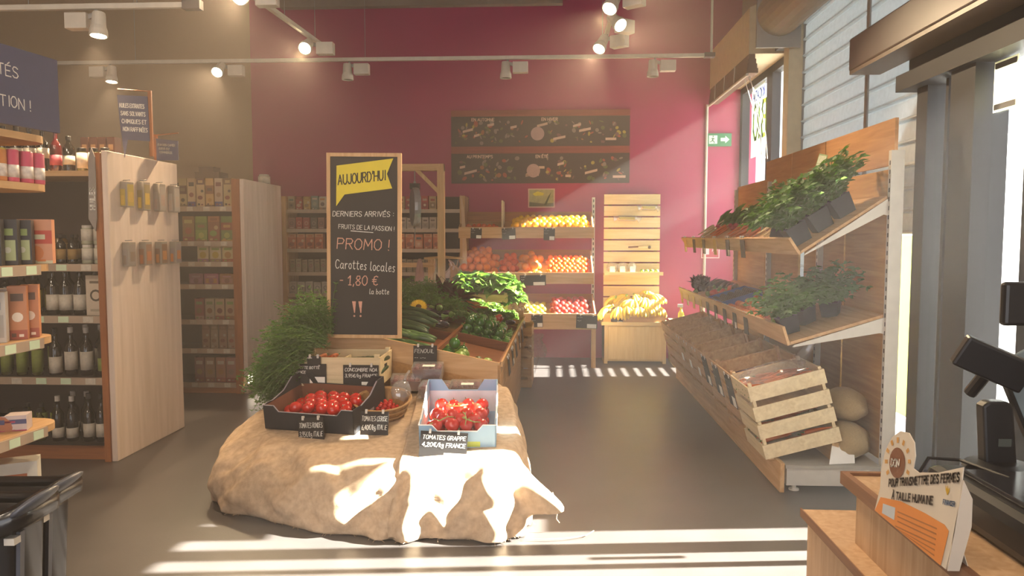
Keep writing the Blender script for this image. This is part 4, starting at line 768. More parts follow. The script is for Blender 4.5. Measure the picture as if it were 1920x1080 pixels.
nzb = nb.new('ShaderNodeTexNoise'); nzb.inputs['Scale'].default_value = 30; nzb.inputs['Detail'].default_value = 6; lb.new(tcb.outputs['Object'], nzb.inputs['Vector'])
rpb = nb.new('ShaderNodeValToRGB'); rpb.color_ramp.elements[0].color = rgb('#b89c80'); rpb.color_ramp.elements[1].color = rgb('#d4ba9c'); rpb.color_ramp.elements[0].position = .3; rpb.color_ramp.elements[1].position = .7
lb.new(nzb.outputs['Fac'], rpb.inputs[0]); lb.new(rpb.outputs[0], pb_.inputs['Base Color']); pb_.inputs['Roughness'].default_value = .95; pb_.inputs['Specular IOR Level'].default_value = .1
bb = nb.new('ShaderNodeBump'); bb.inputs['Strength'].default_value = .5; bb.inputs['Distance'].default_value = .003; lb.new(mxb.outputs[0], bb.inputs['Height']); lb.new(bb.outputs[0], pb_.inputs['Normal'])
def lerp_path(P, t):
    n = len(P) - 1; f = t * n; i = min(int(f), n - 1); f -= i; a, b = P[i], P[i + 1]; c0 = P[max(i - 1, 0)]; c3 = P[min(i + 2, n)]
    return Vector([.5 * (2 * a[k] + (b[k] - c0[k]) * f + (2 * c0[k] - 5 * a[k] + 4 * b[k] - c3[k]) * f * f + (-c0[k] + 3 * a[k] - 3 * b[k] + c3[k]) * f ** 3) for k in range(3)])
BASE = [(-1.93, 4.95, .0), (-1.96, 4.5, 0), (-1.90, 4.12, 0), (-1.66, 3.88, 0), (-1.25, 3.70, 0), (-.85, 3.58, 0), (-.50, 3.60, 0), (-.20, 3.62, 0), (-.10, 3.80, 0), (-.13, 4.2, 0), (-.22, 4.9, 0)]
TOP = [(-1.72, 4.95, .5), (-1.74, 4.55, .43), (-1.70, 4.30, .375), (-1.50, 4.10, .36), (-1.15, 3.96, .355), (-.82, 3.86, .345), (-.50, 3.83, .345), (-.27, 3.83, .355), (-.20, 4.0, .365), (-.21, 4.35, .41), (-.31, 4.9, .49)]
BACK = [(-1.6, 4.97, .5), (-1.5, 4.97, .5), (-1.4, 4.97, .5), (-1.3, 4.96, .5), (-1.1, 4.96, .5), (-.9, 4.96, .5), (-.7, 4.96, .5), (-.6, 4.96, .5), (-.5, 4.96, .5), (-.42, 4.96, .5), (-.34, 4.96, .5)]
def sheet(name, s0, s1, label, lift, seed, ns=120):
    nt, nd = 18, 34; vs = []; uv = []; fs = []
    for i in range(ns + 1):
        s = s0 + (s1 - s0) * i / ns; b = lerp_path(BASE, s); tp = lerp_path(TOP, s); bk = lerp_path(BACK, s)
        for j in range(nt):
            q = j / nt; p = bk.lerp(tp, q); vs.append(p + Vector((0, 0, lift + .006 * noise2(p.x * 6 + seed, p.y * 6) * math.sin(PI * q)))); uv.append((s * 3, j * .03))
        out = Vector((b.x - tp.x, b.y - tp.y, 0)); on = out.normalized() if out.length > 1e-4 else Vector((0, -1, 0))
        for j in range(nd + 1):
            q = j / nd; bulge = math.sin(PI * q) ** .8
            z = tp.z * (1 - q ** 1.15); p = tp.lerp(b, q ** .75); p.z = z + lift * (1 - q)
            fold = .035 * math.sin(s * 37 + 2.2 * math.sin(q * 2.2 + s * 9)) * q ** .7 * (1 - .35 * q) + .018 * math.sin(s * 83 + 3 * q) * q + .014 * noise2(s * 30 + seed, q * 5)
            side = .06 * math.exp(-((s - .27) / .16) ** 2) * bulge + .05 * bulge
            fold += -.05 * math.exp(-((s - .52) / .012) ** 2) * min(1, q * 2) + .03 * math.exp(-((s - .545) / .015) ** 2) * q
            flap = .17 * math.exp(-((s - .775) / .03) ** 2) * math.exp(-((q - .52) / .20) ** 2)
            p += on * (fold + side + flap + lift) ; p.x += flap * .75
            p.z += .03 * noise2(s * 22, q * 2 + seed) * math.sin(PI * q) - flap * .12; p.z = max(p.z, .004 + lift * .5)
            vs.append(p); uv.append((s * 3, .54 + q * .45))
    n = nt + nd + 1
    for i in range(ns):
        for j in range(n - 1): a = i * n + j; fs.append((a, a + n, a + n + 1, a + 1))
    me = bpy.data.meshes.new(name); me.from_pydata([tuple(v) for v in vs], [], fs); me.materials.append(mb_); me.polygons.foreach_set('use_smooth', [True] * len(fs))
    ul = me.uv_layers.new(name='UVMap')
    for lp in me.loops: ul.data[lp.index].uv = uv[lp.vertex_index]
    o = bpy.data.objects.new(name, me); COL.objects.link(o); so_ = o.modifiers.new('s', 'SOLIDIFY'); so_.thickness = .005; so_.offset = -1
    # frayed hem threads
    m = MB(); R = random.Random(seed)
    for k in range(60):
        i = R.randrange(ns); p = vs[i * n + n - 1]; L = R.uniform(.01, .04); d = Vector((R.uniform(-1, 1), R.uniform(-1, .1), 0)).normalized()
        m.tube([p, p + d * L * .5 + Vector((0, 0, .004)), p + d * L + Vector((0, 0, -.001))], .0012, 4)
    return o, m, vs, n
o, m, vs, n = sheet('burlap_cloth', 0.0, .545, '', .004, 1); tag(o, 'brown burlap cloth draped over the front of the display under the dark tomato box', 'cloth'); m.build('frayed_thread', mb_, o)
o, m, vs, n = sheet('burlap_cloth', .515, 1.0, '', .014, 5, 110); tag(o, 'brown burlap cloth with a pulled-out corner under the blue tomato box', 'cloth')
m.tube([(0.02, 3.74, .20), (.05, 3.73, .13), (.04, 3.72, .07), (.055, 3.72, .05)], .0022, 5); m.tube([(.0, 3.75, .19), (.035, 3.74, .12), (.03, 3.73, .09)], .002, 5)
m.tube([(-.12, 3.6, .01), (.0, 3.6, .012), (.10, 3.62, .012), (.19, 3.66, .012), (.23, 3.72, .012)], .0022, 5); m.build('frayed_thread', mb_, o)
# wooden platform under the cloth
t = thing('display_platform', 'wooden platform carrying the burlap cloth and the tomato boxes', 'platform', (0, 0, 0))
MB().box(-1.6, 4.1, 0.001, -.32, 4.9, .33).build('platform_body', pine, t)
# ---- main sloping display
DLOC = (-.33, 4.97, 0); DRZ = -.02
def D(x, y, z=0): c, s = math.cos(DRZ), math.sin(DRZ); return Vector((DLOC[0] + x * c - y * s, DLOC[1] + x * s + y * c, z))
rim = lambda x: .655 - .205 * x
t = thing('vegetable_display', 'large sloping plywood vegetable display with dark inner trays in the middle of the shop', 'display stand', DLOC, rz=DRZ)
MB().box(-.015, 0, 0.001, .005, 2.35, .64).build('side_panel', ply, t)
MB().box(.005, 0, .63, .018, 2.95, .665).build('edge_strip', pineY, t)
s_ = MB().box(-1.28, 2.9, 0, .0, 2.95, .72); s_.build('back_panel', ply, t)
MB().box(-1.30, 0.02, 0.001, -1.28, 2.95, .85).build('side_panel', ply, t)
def board(x0, x1, y, dz0, dz1, th=.018): return MB().prism([(x0, y, rim(x0) - dz0), (x1, y, rim(x1) - dz0), (x1, y, rim(x1) + dz1), (x0, y, rim(x0) + dz1)], (0, th, 0))
board(-.43, .0, 0, .14, .0).build('front_board', pineX, t); board(-1.28, -.45, -.01, .14, -.0).build('front_board', pineX, t)
MB().prism([(-1.28, 0.02, rim(-1.28) - .10), (0, .02, rim(0) - .10), (0, .02, rim(0) - .085), (-1.28, .02, rim(-1.28) - .085)], (0, 2.88, 0)).build('tray_floor', dkwood, t)
for y in (1.02, 2.12):
    board(-.43, -.015, y, .09, -.012).build('divider', dkwood, t); board(-1.28, -.46, y - .1, .09, -.012).build('divider', dkwood, t)
MB().box(-.46, .018, rim(-.44) - .09, -.43, 2.9, rim(-.44) - .004).build('divider', dkwood, t)
MB().box(-.015, .018, .56, -.001, 2.9, .652).build('inner_liner', dkwood, t)
MB().prism([(-1.28, .0, rim(-1.28) - .14), (0, 0, rim(0) - .14), (0, 0, .2), (-1.28, 0, .2)], (0, .012, 0)).build('front_panel', ply, t)
# ---- chalkboard
t = thing('chalkboard', 'tall black chalkboard in a thin wooden frame with a yellow AUJOURD\u2019HUI flag'.replace('\u2019', "'"), 'chalkboard', (-1.222, 4.86, .835), rz=.03, rot=(-.015, .008, .03))
W, H = .49, 1.215
MB().box(-W / 2 + .02, -.004, .02, W / 2 - .02, .012, H - .02).build('board', blackm, t)
fr = MB().box(-W / 2, -.012, 0, -W / 2 + .024, .02, H).box(W / 2 - .024, -.012, 0, W / 2, .02, H).box(-W / 2 + .024, -.012, 0, W / 2 - .024, .02, .022).box(-W / 2 + .024, -.012, H - .024, W / 2 - .024, .02, H)
fr.build('frame', pine, t)
def px2b(u, v): return ((u - 677.5) / 141 * W, (636 - v) / 350 * H)     # chalkboard pixels to board coordinates
m = MB(); pts = [px2b(626, 310), px2b(733, 296), px2b(721, 325), px2b(731, 352), px2b(641, 364), px2b(625, 386)]
m.prism([(a, -.010, b) for a, b in pts], (0, .003, 0)); m.build('yellow_flag', yellow, t)
m = MB(); a = px2b(629, 346); b = px2b(721, 335); stroke_text(m, "AUJOURD'HUI", (a[0], -.0115, a[1]), Vector((1, 0, .11)).normalized(), (0, 0, 1), .062, .0075, maxw=b[0] - a[0]); m.build('flag_lettering', ink, t)
def chalkline(txt, u0, u1, vb, h, mat, w=.004, slope=0.0, slant=.08, jit=.02):
    m = MB(); a = px2b(u0, vb); b = px2b(u1, vb); stroke_text(m, txt, (a[0], -.0055, a[1]), Vector((1, 0, slope)).normalized(), (0, 0, 1), h, w, maxw=b[0] - a[0], slant=slant, jit=jit); m.build('chalk_writing', mat, t)
chalkline('DERNIERS ARRIV\u00c9S :', 618, 735, 405, .032, chalk, .0035)
chalkline('FRUITS DE LA PASSION !', 629, 736, 428, .028, chalk, .003, slope=-.04)
m = MB(); a = px2b(652, 433); b = px2b(695, 436); m.poly([(a[0], -.0055, a[1]), (b[0], -.0055, b[1]), (b[0], -.0055, b[1] + .004), (a[0], -.0055, a[1] + .005)]); m.build('chalk_stroke', chalk, t)
chalkline('PROMO !', 626, 734, 466, .068, chalkpink, .006, slope=-.03)
chalkline('Carottes locales', 623, 738, 503, .055, chalk, .0042, slope=-.06)
chalkline('- 1,80 \u20ac', 631, 706, 535, .06, chalkpink, .006)
chalkline('la botte', 687, 726, 552, .032, chalk, .0035)
m = MB()
for u in (658, 670):
    a = px2b(u, 566); b = px2b(u + 1, 588); m.poly([(a[0] - .013, -.0055, a[1]), (a[0] + .013, -.0055, a[1]), (b[0] + .003, -.0055, b[1]), (b[0] - .003, -.0055, b[1])]); c = px2b(u + .5, 594); m.poly([(c[0] + .007 * math.cos(k), -.0055, c[1] + .007 * math.sin(k)) for k in [i * PI / 4 for i in range(8)]])
m.build('exclamation_marks', chalkpink, t)
# ---- price tags
def price_tag(label, p, rz, tilt, w, h, lines, sticker=True, roll=0, grp=None, mat=None, plain_=False):
    t = thing('price_tag', label, 'price tag', p, rot=(tilt, roll, rz), group=grp)
    MB().box(-w / 2, -.0015, -h, w / 2, .0015, 0).build('card', mat or blackm, t)
    if lines:
        hh = h * .125
        for i, ln in enumerate(lines): m = MB(); stroke_text(m, ln, (-w * .45, -.0032, -h * (.25 + .23 * i)), (1, 0, 0), (0, 0, 1), hh, max(.002, w * .014), maxw=w * .92, slant=.15, jit=.05); m.build('chalk_writing', chalk, t)
    if sticker: MB().box(w * .02, -.0026, -h * .97, w * .46, -.0014, -h * .66).build('price_sticker', paper, t)
    for s in ((-.3, .3) if not plain_ else (0,)): MB().box(w * s - .006, -.006, -.012, w * s + .006, .006, .012).build('clip', capw, t)
    return t
price_tag('black tag reading TOMATES RONDES on the dark tomato box', (-1.34, 4.085, .485), -.25, -.12, .165, .215, ['TOMATES RONDES', '3,95\u20ac/kg ITALIE', "''"], roll=-.10)
price_tag('black tag reading TOMATES CERISE on the round basket', (-.985, 4.13, .515), .0, -.2, .16, .21, ['TOMATES CERISE', '6,40\u20ac/kg ITALIE', '...'])
price_tag('black tag reading TOMATES GRAPPE on the blue box', (-.55, 3.86, .475), .06, -.36, .25, .165, ['TOMATES GRAPPE', '4,20\u20ac/kg FRANCE'], roll=.06)
price_tag('black tag reading CONCOMBRE NOA on the wooden cucumber crate', (-1.18, 4.592, .70), 0, -.03, .225, .16, ['CONCOMBRE NOA', '3,95\u20ac/kg FRANCE'])
price_tag('black tag reading CAROTTE BOTTE on the wooden crate under the carrot tops', (-1.51, 4.592, .705), 0, -.03, .22, .125, ['CAROTTE BOTTE', 'FRANCE'])
price_tag('small black tag reading LOCAL above the carrot tag', (-1.475, 4.582, .755), 0, -.05, .085, .055, ['LOCAL'], sticker=False)
price_tag('large dark tag leaning on the display front below the courgettes', D(-.50, -.035, .775), 0, -.18, .16, .20, ['FENOUIL', '-- ---', '---'], sticker=False)
for i, y in enumerate((.35, .75, 1.15, 1.6, 2.05, 2.5)):
    price_tag(f'dark tag on the aisle edge of the vegetable display, {ORD[i]} from the near corner', D(.03, y, .645), PI / 2 + DRZ, -.1, .16, .13, None, sticker=i in (1, 3), mat=blackm)
# ---- produce shapes
def fpool(name, cat, mat, r, sq=1.0, stem=None, nu=14, nv=9, fn=None):
    def f():
        o = MB().ell((0, 0, 0), (r, r, r * sq), nu, nv, 0, fn).build(name, mat, smooth=True); tag(o, 'x', cat)
        if stem: stem(o, r * sq)
        return o
    return Pool(f)
def calyx(mat, star=True, L=.016):
    def f(o, h):
        m = MB(); m.tube([(0, 0, h * .9), (0.002, 0, h + L * .6)], .0022, 5)
        if star:
            for k in range(5): a = k * 2 * PI / 5; m.leaf((0, 0, h * .93), (math.cos(a), math.sin(a), .1), L, L * .35, curl=.5, n=2)
        m.build('stalk', mat, o)
    return f
tomato = fpool('tomato', 'tomato', tomm, .040, .86, calyx(stemm), fn=lambda t, p: 1 + .025 * math.cos(5 * t))
tomato2 = fpool('tomato', 'tomato', tomm, .039, .92, calyx(stemm))
def fill(pool, label, n, fx, group, spots_fn, rot=True):
    """put pool copies at the positions of spots_fn"""
    for i, p in enumerate(spots_fn[:n]):
        r = (random.uniform(-.5, .5), random.uniform(-.5, .5), random.uniform(0, 6)) if rot else (0, 0, 0)
        pool.put(label(i) if callable(label) else label, p, r, group, random.uniform(.92, 1.06))
def hexlay(x0, x1, y0, y1, d, zf, T=None, jit=.15, layers=1, dz=.75, shrink=.5):
    out = []
    for L in range(layers):
        a0, a1, b0, b1 = x0 + L * d * shrink, x1 - L * d * shrink, y0 + L * d * shrink, y1 - L * d * shrink; y = b0; k = 0
        while y <= b1 + 1e-6:
            x = a0 + (d / 2 if k % 2 else 0)
            while x <= a1 + 1e-6:
                xx = x + random.uniform(-jit, jit) * d * .5; yy = y + random.uniform(-jit, jit) * d * .5; p = Vector((xx, yy, zf(xx, yy) + L * d * dz))
                out.append(T @ p if T else p); x += d
            y += d * .88; k += 1
    return out
# ---- black cardboard crate with tomatoes
def card_crate(name, label, loc, rz, tilt, w, d, hf, hc, outer, inner, line):
    t = thing(name, label, 'box', loc, rot=(tilt, 0, rz)); th = .006
    MB().box(-w / 2, 0, 0, w / 2, d, th).build('base', [outer], t)
    pr = [(-w / 2, 0, 0), (w / 2, 0, 0), (w / 2, 0, hf), (w / 2 - .02, 0, hf), (-w / 2 + .02, 0, hf), (-w / 2, 0, hf)]
    MB().prism([(-w / 2, 0, 0), (w / 2, 0, 0), (w / 2, 0, hf + .035), (w / 2 - .07, 0, hf + .035), (w / 2 - .1, 0, hf), (-w / 2 + .1, 0, hf), (-w / 2 + .07, 0, hf + .035), (-w / 2, 0, hf + .035)], (0, th, 0)).build('front_panel', outer, t)
    MB().prism([(-w / 2, d, 0), (w / 2, d, 0), (w / 2, d, hc), (w / 2 - .08, d, hc), (w / 2 - .12, d, hf + .04), (-w / 2 + .12, d, hf + .04), (-w / 2 + .08, d, hc), (-w / 2, d, hc)], (0, -th, 0)).build('back_panel', outer, t)
    for sx in (-1, 1):
        x = sx * w / 2
        MB().prism([(x, 0, 0), (x, d, 0), (x, d, hc), (x, d - .10, hc), (x, d - .2, hf + .05), (x, .1, hf + .03), (x, .06, hf + .035), (x, 0, hf + .035)], (-sx * th, 0, 0)).build('side_panel', outer, t)
        MB().box(x + sx * .0005, d * .45, hf * .55, x + sx * .0015, d * .62, hf * .7).build('hand_hole', line, t)
    e = .0012
    MB().box(-w / 2 + th, th + e, th, w / 2 - th, th + 2 * e, hf - .004).box(-w / 2 + th, d - th - 2 * e, th, w / 2 - th, d - th - e, hf + .036).box(-w / 2 + th + e, th + .01, th, -w / 2 + th + 2 * e, d - .01, hf + .028).box(w / 2 - th - 2 * e, th + .01, th, w / 2 - th - e, d - .01, hf + .028).build('inner_lining', inner, t)
    m = MB()
    for a, b in (((-w / 2, 0, hf + .035), (-w / 2 + .07, 0, hf + .035)), ((-w / 2 + .07, 0, hf + .035), (-w / 2 + .1, 0, hf)), ((-w / 2 + .1, 0, hf), (w / 2 - .1, 0, hf)), ((w / 2 - .1, 0, hf), (w / 2 - .07, 0, hf + .035)), ((w / 2 - .07, 0, hf + .035), (w / 2, 0, hf + .035)), ((-w / 2, 0, hf + .035), (-w / 2, .1, hf + .03)), ((-w / 2, .1, hf + .03), (-w / 2, d - .2, hf + .05)), ((-w / 2, d - .2, hf + .05), (-w / 2, d - .1, hc)), ((w / 2, .1, hf + .03), (w / 2, d - .2, hf + .05)), ((w / 2, d - .2, hf + .05), (w / 2, d - .1, hc))): m.bar(a, b, .0075, .003)
    m.build('cut_edge', line, t)
    return t
blk = plain('black_cardboard', '#23242a', .6, var=.04); brn = plain('brown_cardboard', '#7a4a34', .85); pedge = plain('pale_card_edge', '#8f8890', .8)
tb = card_crate('tomato_box', 'dark cardboard box of round tomatoes on the burlap cloth', (-1.375, 4.16, .385), -.22, .13, .575, .42, .11, .215, blk, brn, pedge)
bpy.context.view_layer.update()
T = tb.matrix_world.copy()
P = hexlay(-.235, .235, .055, .36, .079, lambda x, y: .045, T, .1); P2 = hexlay(-.13, .22, .10, .34, .079, lambda x, y: .105, T, .2)
fill(tomato, 'round red tomato in the bottom layer of the dark cardboard box', 60, 0, 'round tomatoes in the bottom of the dark box', P)
fill(tomato, 'round red tomato in the heap on top in the dark cardboard box', 60, 0, 'round tomatoes heaped in the dark box', P2)
# ---- blue and white box with vine tomatoes
blue = plain('blue_cardboard', '#8fb2cf', .5, var=.03); wcard = plain('white_cardboard', '#e8e6ea', .6)
vb = card_crate('tomato_box', 'pale blue and white cardboard box of vine tomatoes in the sun', (-.485, 3.90, .375), .05, .17, .41, .50, .10, .205, blue, wcard, wcard)
m = MB().box(.02, -.0012, .01, .12, -.0004, .04, 0).box(-.02, -.0016, .012, .04, -.0008, .03, 1); m.build('printed_motif', [cmat('#a8b84a'), cmat('#b06040')], vb)
bpy.context.view_layer.update(); T = vb.matrix_world.copy()
P = hexlay(-.15, .15, .05, .45, .078, lambda x, y: .045, T, .1); P2 = hexlay(-.12, .14, .08, .40, .08, lambda x, y: .10, T, .2)
fill(tomato2, 'vine tomato in the bottom layer of the pale blue box', 60, 0, 'vine tomatoes in the bottom of the blue box', P)
fill(tomato2, 'glossy vine tomato on top in the pale blue box', 60, 0, 'vine tomatoes on top in the blue box', P2)
vine = plain('vine_stem', '#8aa050', .6)
for i, (a, b, c, d) in enumerate((((.02, .10, .135), (.05, .06, .14), (.085, .03, .14), (.12, .05, .13)), ((.02, .16, .14), (.035, .10, .155), (.045, .05, .15), (.04, .02, .125)), ((-.15, .05, .12), (-.10, .07, .13), (-.06, .10, .14), (-.03, .12, .13)), ((-.08, .25, .14), (-.04, .22, .15), (.0, .24, .145), (.04, .27, .14)))):
    m = MB(); P_ = [T @ Vector(q) for q in (a, b, c, d)]; m.tube(P_, [.003, .0035, .003, .002], 6)
    for q in P_[1:3]: m.tube([q, q + Vector((random.uniform(-.03, .03), random.uniform(-.02, .02), .012))], .002, 5)
    tag(m.build('tomato_vine', vine), f"green vine twig on the tomatoes of the blue box, {('at the front right', 'at the front centre', 'at the front left', 'further back')[i]}", 'vine')
# ---- round basket with cherry tomatoes and scoop
t = thing('round_basket', 'round chipwood basket of cherry tomatoes on the burlap cloth', 'basket', (-1.0, 4.42, .42), rot=(.22, 0, 0))
wick = wood('basket_wood', '#c49a66', '#9a7040', 'Z')
m = MB(); m.lathe([(.115, 0), (.13, .02), (.165, .11), (.17, .115), (.158, .11), (.12, .02), (.0, .012)], 36); m.build('bowl', wick, t)
for z, r in ((.04, .141), (.075, .156), (.112, .171)): MB().tube([(r * math.cos(a), r * math.sin(a), z) for a in [k * PI / 18 for k in range(37)]], .006, 6, cap=False).build('hoop', crate_w, t)
bpy.context.view_layer.update(); T = t.matrix_world.copy()
cherry = fpool('cherry_tomato', 'tomato', tomm, .0145, 1.0, None, 10, 7)
P = [T @ Vector((r * math.cos(a), r * math.sin(a), .028 + .02 * (1 - r / .13))) for r, n in ((0, 1), (.032, 6), (.062, 11), (.093, 16)) for a in [2 * PI * k / n + r * 20 for k in range(n)]]
fill(cherry, 'small cherry tomato in the round basket', 60, 0, 'cherry tomatoes in the round basket', P)
P = [q + Vector((.01, .008, .026)) for q in P[:16]]; fill(cherry, 'small cherry tomato on top in the round basket', 60, 0, 'cherry tomatoes on top in the basket', P)
t = thing('plastic_scoop', 'clear plastic scoop standing in the basket of cherry tomatoes', 'scoop', (-.895, 4.42, .56), rot=(-.5, .35, .3))
m = MB(); vs = []; fs = []
for j in range(9):
    s = j / 8; r = .062 * math.sin(PI * (.12 + .8 * s)) ** .6
    for i in range(11): a = PI * i / 10 + PI; vs.append((r * math.cos(a), r * math.sin(a) * .7, -.05 + s * .13))
for j in range(8):
    for i in range(10): a = j * 11 + i; fs.append((a, a + 1, a + 12, a + 11))
m.add(vs, fs); oo = m.build('bowl', clear('clear_plastic', (.9, .88, .86), .12, .05, .12), t, smooth=True); oo.modifiers.new('s', 'SOLIDIFY').thickness = .003
MB().tube([(0, -.02, .075), (.002, -.015, .11), (.015, -.01, .15)], [.011, .008, .009], 8).build('handle', MATS['clear_plastic'], t, smooth=True)
# ---- wooden crate with carrots and cucumbers
def slat_crate(name, label, loc, rz, w, d, h, mat, rot=None, nsl=1, gap=.02, solid=False, group=None):
    """open wooden fruit crate, front at y=0"""
    t = thing(name, label, 'crate', loc, rz=rz, rot=rot, group=group); th = .009
    MB().box(-w / 2 + .01, .01, .0, w / 2 - .01, d - .01, th).build('base', mat, t)
    sh = (h - gap * (nsl - 1)) / nsl
    for nm, y0, y1 in (('front_panel', 0, th), ('back_panel', d - th, d)):
        m = MB()
        for k in range(nsl): m.box(-w / 2, y0, k * (sh + gap) + .003, w / 2, y1, k * (sh + gap) + sh)
        m.build(nm, mat, t)
    for sx in (-1, 1):
        m = MB(); x0, x1 = sorted((sx * w / 2, sx * (w / 2 - th)))
        for k in range(nsl): m.box(x0, th, k * (sh + gap) + .003, x1, d - th, k * (sh + gap) + sh)
        m.build('side_panel', mat, t)
        for yy in (.012, d - .012): MB().prism([(sx * (w / 2 - th), yy, 0), (sx * (w / 2 - .04), yy, 0), (sx * (w / 2 - .04), yy, h + .018), (sx * (w / 2 - th), yy, h + .018)], (0, (.018 if yy < .1 else -.018), 0)).build('corner_post', mat, t)
    return t
t = slat_crate('wooden_crate', 'pale wooden crate of carrots and cucumbers below the chalkboard', (-1.34, 4.6, .56), 0, .56, .36, .185, crate_pale)
MB().box(.281, .12, .10, .2825, .19, .125).build('hand_hole', blackm, t); MB().box(-.006, .01, .01, .006, .35, .15).build('partition', crate_pale, t)
def rod_fruit(name, cat, mat, L, r, shape, bend=.0, stem=None, n=10, cap=None):
    def f():
        k = 10; pts = []; rs = []
        for i in range(k + 1):
            s = i / k; pts.append((L * (s - .5), 0, bend * math.sin(PI * s))); rs.append(max(.0012, r * shape(s)))
        o = MB().tube(pts, rs, n).build(name, mat, smooth=True); tag(o, 'x', cat)
        if stem: stem(o, L, r)
        return o
    return Pool(f)
cuc_shape = lambda s: (math.sin(PI * min(max(s, .015), .985)) ** .28)
car_shape = lambda s: max(.08, (1 - s * .82)) * (1 if s > .04 else .6)
aub_shape = lambda s: (math.sin(PI * min(max(s, .02), .98)) ** .5) * (.62 + .5 * s)
cucumber = rod_fruit('cucumber', 'cucumber', cucm, .27, .021, cuc_shape, .012); courgette = rod_fruit('courgette', 'courgette', zucm, .2, .022, cuc_shape, .008, lambda o, L, r: MB().tube([(-L / 2, 0, 0), (-L / 2 - .02, 0, .003)], .008, 6).build('stalk', vine, o))
def cartop(o, L, r): MB().tube([(-L / 2 + .004, 0, 0), (-L / 2 - .02, 0, .004)], .004, 5).build('stalk', stemm, o)
carrot = rod_fruit('carrot', 'carrot', carm, .17, .015, car_shape, .004, cartop); aubergine = rod_fruit('aubergine', 'aubergine', eggm, .19, .042, aub_shape, .01, lambda o, L, r: MB().tube([(-L / 2 - .02, 0, 0), (-L / 2 + .005, 0, 0), (-L / 2 + .03, 0, 0)], [.007, .014, .028], 8).build('stalk', stemm, o))
for i in range(9):
    for L in range(2):
        cucumber.put(f"dark cucumber in the wooden crate, {('lower', 'upper')[L]} layer, {ORD[i]} from the partition" if False else 'dark green cucumber lying in the wooden crate below the chalkboard', (-1.305 + i * .029 - L * .003 + .0, 4.775 - .02 + random.uniform(-.01, .01), .625 + L * .06 + .002 * i), (0, 0, PI / 2 + random.uniform(-.08, .08)), 'cucumbers in the wooden crate')
for L in range(3):
    for i in range(7): carrot.put('orange carrot lying in the wooden crate beside the cucumbers', (-1.575 + i * .032 + random.uniform(-.006, .006), 4.76 + random.uniform(-.03, .03), .61 + L * .048 + random.uniform(0, .008)), (random.uniform(-.15, .15), random.uniform(-.1, .2), -PI / 2 + random.uniform(-.7, .7)), 'carrots in the wooden crate')
# ---- carrot tops: feathery mass falling on the left
def feather(m, p, d, L, mi=0, R=random):
    """one carrot frond: arched stem with small leaflets"""
    p = Vector(p); d = Vector(d).normalized(); pts = []; g = Vector((0, 0, -1))
    for i in range(6): pts.append(p.copy()); p = p + d * (L / 5); d = (d + g * .22).normalized()
    m.tube(pts, .0016, 3, 1, cap=False)
    for i in range(1, 6):
        for k in range(5):
            a = R.uniform(0, 2 * PI); v = Vector((math.cos(a), math.sin(a), R.uniform(-.3, .6))); q = pts[i] + Vector((R.uniform(-1, 1), R.uniform(-1, 1), R.uniform(-1, 1))) * .008
            m.leaf(q, v, R.uniform(.018, .034), R.uniform(.006, .011), 0, .3, R.uniform(0, 3), 2)
R = random.Random(11)
bunches = [((-1.48, 4.70, .82), (-.7, -.3, .5)), ((-1.52, 4.78, .84), (-.6, .1, .6)), ((-1.55, 4.66, .76), (-1, -.5, .2)), ((-1.60, 4.80, .80), (-1, .2, .35)), ((-1.58, 4.64, .72), (-1, -.6, -.1)), ((-1.47, 4.82, .88), (-.3, .2, .7)), ((-1.66, 4.70, .70), (-1, -.2, -.3)), ((-1.70, 4.75, .64), (-.9, 0, -.6))]
for bi, (p, d) in enumerate(bunches):
    m = MB()
    for k in range(110):
        q = Vector(p) + Vector((R.uniform(-.07, .07), R.uniform(-.08, .08), R.uniform(-.04, .05))); v = Vector(d).normalized() + Vector((R.uniform(-.5, .5), R.uniform(-.5, .5), R.uniform(-.4, .4)))
        feather(m, q, v, R.uniform(.16, .30), 0, R)
    tag(m.build('carrot_greens', [leafm, stemm]), f'feathery carrot greens hanging left of the chalkboard, {ORD[bi]} bunch counted from the crate'[:120], 'carrot greens', 'carrot greens hanging from the crate')
# white label stick in greens
tag(MB().tube([(-1.59, 4.9, .86), (-1.55, 4.9, .93), (-1.51, 4.9, 1.03), (-1.485, 4.9, 1.04)], .006, 6).build('sign_stand', grey), 'thin bent grey metal stand rising out of the carrot greens', 'stand')
# ---- punnets in film
t0 = None
pun = plain('beet_purple', '#5e2230', .35, var=.2, scale=40)
for i, (x, y, z, rz, lab) in enumerate(((-.93, 4.80, .512, .1, 'film-wrapped dark red punnet nearest the wooden crate'), (-.72, 4.68, .49, -.05, 'film-wrapped dark red punnet behind the round basket'), (-.53, 4.72, .49, .05, 'film-wrapped dark red punnet nearest the aisle, with a white sticker'), (-.80, 4.86, .58, .05, 'film-wrapped red punnet lying on top of the others'))):
    t = thing('wrapped_punnet', lab, 'punnet', (x, y, z), rot=(.12, 0, rz)); w, d, h = .19, .13, .065
    m = MB().prism([(-w / 2 + .015, -d / 2 + .01, 0), (w / 2 - .015, -d / 2 + .01, 0), (w / 2, -d / 2, h), (-w / 2, -d / 2, h)], (0, d, 0)); m.build('tray', pun, t)
    m = MB()
    for a in range(5):
        for b in range(3): m.ell((-.07 + a * .035, -.035 + b * .035, h), (.019, .019, .015), 8, 6)
    o = m.build('beet_pieces', plain(f'beet{i}', '#7a2434', .3), t, smooth=True); o['kind'] = 'stuff'
    MB().box(-w / 2 - .004, -d / 2 - .004, .004, w / 2 + .004, d / 2 + .004, h + .018).build('film_wrap', film, t)
    if i: MB().box(-.03, -.05, h + .0185, .05, -.01, h + .020).build('sticker', paper, t)
